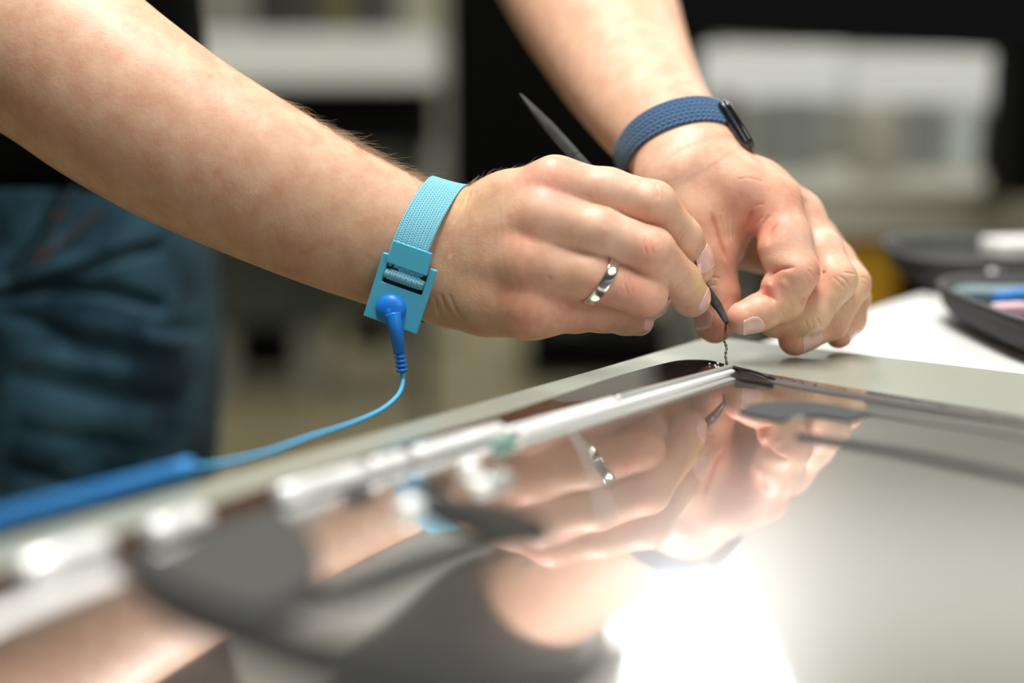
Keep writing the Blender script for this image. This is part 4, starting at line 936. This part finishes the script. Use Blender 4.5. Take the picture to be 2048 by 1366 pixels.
def shelf():
    a, b = P(1388, 74, 1.85), P(2034, 106, 1.72); d = np.array([b[0]-a[0], b[1]-a[1], 0]); L = np.linalg.norm(d); rz = math.atan2(d[1], d[0]); c = (a+b)/2
    R_ = Matrix.Rotation(rz, 3, 'Z') @ Matrix.Rotation(math.atan2(a[2]-b[2], L), 3, 'Y')
    box('board', (c[0], c[1], c[2]+.055), (L+.05, .22, .11), BLK, shf, rot=R_, bev=.004)
    for p, dx in ((a, .0), (b, .035)):
        h_ = p[2]+.05-BH; box('support', (p[0]+dx, p[1]+.09, BH+h_/2), (.03, .12, h_), BLK, shf, bev=.003)
shelf()
# large display on a rolling stand
tv = empty('rolling_display', P(1150, 700, 5.0)*np.array([1, 1, 0]), 'large black display on a rolling floor stand behind the hands', 'display')
bx('screen', 890, -190, 1430, 470, 5.0, .08, BLK, tv); bx('post', 1105, 440, 1165, 745, 5.06, .08, GREY, tv); bx('base', 1050, 662, 1420, 752, 4.95, .5, BLK, tv)
# left: white counter, stool, cabinet
ct = empty('white_counter', P(620, 110, 3.5)*np.array([1, 1, 0]), 'thick white counter at the back left above a black block standing in for shade', 'counter')
bx('countertop', 200, 66, 868, 168, 3.5, .6, WHITE, ct); bx('recess', 300, 172, 858, 300, 3.65, .4, BLK, ct); bx('side_panel', 300, 168, 330, 900, 3.6, .5, WHITE, ct)  # black block under the countertop stands in for the shaded space there
for k, (x0, x1, y0, col) in enumerate([(500, 560, 8, (48, 44, 40)), (566, 640, 0, (58, 54, 46)), (646, 700, 4, (104, 98, 64)), (704, 782, 2, (60, 58, 54))]):
    a = P(x0, 66, 3.6); b = P(x1, y0-60, 3.6); o = box('storage_tub', ((a[0]+b[0])/2, a[1]+.14, (a[2]+b[2])/2), (b[0]-a[0], .22, b[2]-a[2]), mat('tub colour', lin(col), .6), None, 0, .01)
    tag(o, ['darkest small tub at the left end of the white counter', 'grey brown tub second on the white counter', 'olive tub third on the white counter', 'dark brown tub at the right end of the white counter'][k], 'tub')
tag(bx('door_frame_post', 818, -200, 880, 190, 4.4, .1, mat('pale cream post', lin((186, 184, 158)), .6)), 'pale cream upright post left of the large black display', 'post')
sl = empty('stool', P(795, 220, 5.6)*np.array([1, 1, 0]), 'round pale stool beside the black display', 'stool')
a = P(795, 206, 5.6); sr = .157
loftw('seat', [super_ring(a[0], a[1], sr*s_, sr*s_, 0, a[2]-z_, k=2, n=40) for s_, z_ in ((.85, .065), (.98, .05), (1, .02), (.95, .0), (.5, -.004))], WHITE, sl)
tube('post', [(a[0], a[1], 0.05), (a[0], a[1], a[2]-.05)], .03, GREY, sl, 20); loftw('base', [super_ring(a[0], a[1], .2*s_, .2*s_, 0, z_, k=2, n=40) for s_, z_ in ((1, 0), (1, .02), (.3, .05))], GREY, sl)
cb = empty('grey_cabinet', P(640, 640, 4.6)*np.array([1, 1, 0]), 'grey green metal cabinet on pale feet behind the forearm', 'cabinet')
bx('body', 380, 300, 826, 655, 4.6, .5, mat('grey green cabinet', lin((74, 80, 72)), .5), cb); bx('door_gap', 610, 330, 614, 640, 4.59, .01, BLK, cb, 0, 0)
for x0, x1 in ((425, 468), (592, 650), (786, 812)): bx('foot', x0, 655, x1, 799, 4.7, .2, mat('pale foot', lin((150, 150, 138)), .5), cb)
bx('under_shadow', 470, 655, 590, 750, 4.8, .2, BLK, cb); bx('under_shadow', 690, 655, 786, 700, 4.8, .2, BLK, cb)  # black blocks stand in for the shadow under the cabinet
tag(bx('partition_post', 828, 180, 858, 870, 4.25, .04, mat('dark post', lin((44, 44, 38)), .5)), 'slim dark upright post between the cabinet and the black display', 'post')
# ------------------------------------------------------------------ fine hair on forearms and wrists
HAIR = mat('light brown hair', (.34, .22, .12), .4, spec=.5)
def hairs(name, specs, seed=3):
    r_ = np.random.default_rng(seed); V = []; Fc = []
    for f, vv, regs in specs:
        g = grad(f, vv, .5); g /= np.linalg.norm(g, axis=1)[:, None]+1e-9; px = topx(vv); facing = -(g*vv).sum(1)/np.linalg.norm(vv, axis=1)
        for (x0, y0, x1, y1), n, (flo, fhi), up, dr, Lr, curl, rad, out in regs:
            m = (px[:, 0] > x0) & (px[:, 0] < x1) & (px[:, 1] > y0) & (px[:, 1] < y1) & (facing > flo) & (facing < fhi) & (g[:, 1]*up > 0 if up else True)
            idx = np.flatnonzero(m)
            if len(idx) == 0: continue
            for i in r_.choice(idx, n):
                p = vv[i]+r_.normal(size=3)*.35; nrm = g[i]; t = np.array([dr[0], dr[1], 0.0])+r_.normal(size=3)*.28; t -= nrm*(nrm @ t); t /= np.linalg.norm(t)
                L = r_.uniform(*Lr); o_ = out*r_.uniform(.3, 1.5); d = t*1.0+nrm*o_; d /= np.linalg.norm(d); k = 6; P_ = [p-nrm*.3]; cv = nrm*(-o_*curl)+r_.normal(size=3)*.35
                for j in range(1, k+1):
                    d2 = d+cv*(j/k)*.9; d2 /= np.linalg.norm(d2); P_.append(P_[-1]+d2*L/k)
                s1 = np.cross(d, (0, 0, 1.0)); s1 /= np.linalg.norm(s1)+1e-9; s2 = np.cross(d, s1); b = len(V)
                for j, q in enumerate(P_[:-1]):
                    rr_ = rad*(1-.8*j/k)
                    for a in (0, 2.094, 4.189): V.append(q+rr_*(math.cos(a)*s1+math.sin(a)*s2))
                V.append(P_[-1])
                for j in range(k-1):
                    for a in range(3): Fc.append((b+j*3+a, b+j*3+(a+1) % 3, b+(j+1)*3+(a+1) % 3, b+(j+1)*3+a))
                for a in range(3): Fc.append((b+(k-1)*3+a, b+(k-1)*3+(a+1) % 3, b+k*3))
    o = meshobj(name, cam2world(np.array(V)), Fc, HAIR, person); return tag(o, kind='stuff')
FD = (.86, .5)
hairs('arm_hair', [
 (R_palm[0], RV_, [((560, 150, 680, 300), 110, (-.1, .28), -1, FD, (5, 12), 1.1, .06, .6), ((660, 220, 850, 380), 330, (-.15, .30), -1, FD, (6, 14), 1.1, .075, .62),
      ((800, 330, 850, 380), 60, (-.2, .4), -1, (.95, .3), (6, 11), .4, .05, .6), ((400, 60, 600, 230), 90, (-.1, .2), -1, FD, (4, 9), .9, .035, .3),
      ((420, 60, 850, 480), 420, (.3, .8), -1, (.8, .6), (3, 6), 1, .022, .10), ((100, 300, 760, 640), 260, (-.1, .7), 1, (.9, .3), (3, 7), .6, .025, .2),
      ((560, 540, 740, 630), 50, (-.2, .2), 1, (.9, .4), (4, 8), .2, .035, .35)]),
 (R_body, RV_, [((912, 320, 1070, 400), 200, (-.2, .3), -1, (.9, -.25), (4, 8), 1.4, .06, .9), ((930, 380, 1080, 640), 90, (.5, 1), 0, (.9, .2), (2, 4), 1, .02, .15)]),
 (L_body, LV_, [((1490, 300, 1620, 400), 45, (-.2, .3), -1, (.9, .4), (4, 9), .6, .045, .5), ((1660, 440, 1745, 520), 40, (-.2, .3), -1, (.6, .8), (4, 8), .8, .045, .5), ((1605, 440, 1630, 500), 14, (-.1, .7), 0, (.3, 1), (3, 6), .6, .035, .4),
      ((1370, 0, 1430, 210), 70, (-.2, .3), 0, (.4, .9), (4, 8), .8, .045, .4), ((1280, 260, 1500, 360), 120, (.2, 1), 0, (.6, .8), (3, 6), .8, .022, .15)])])
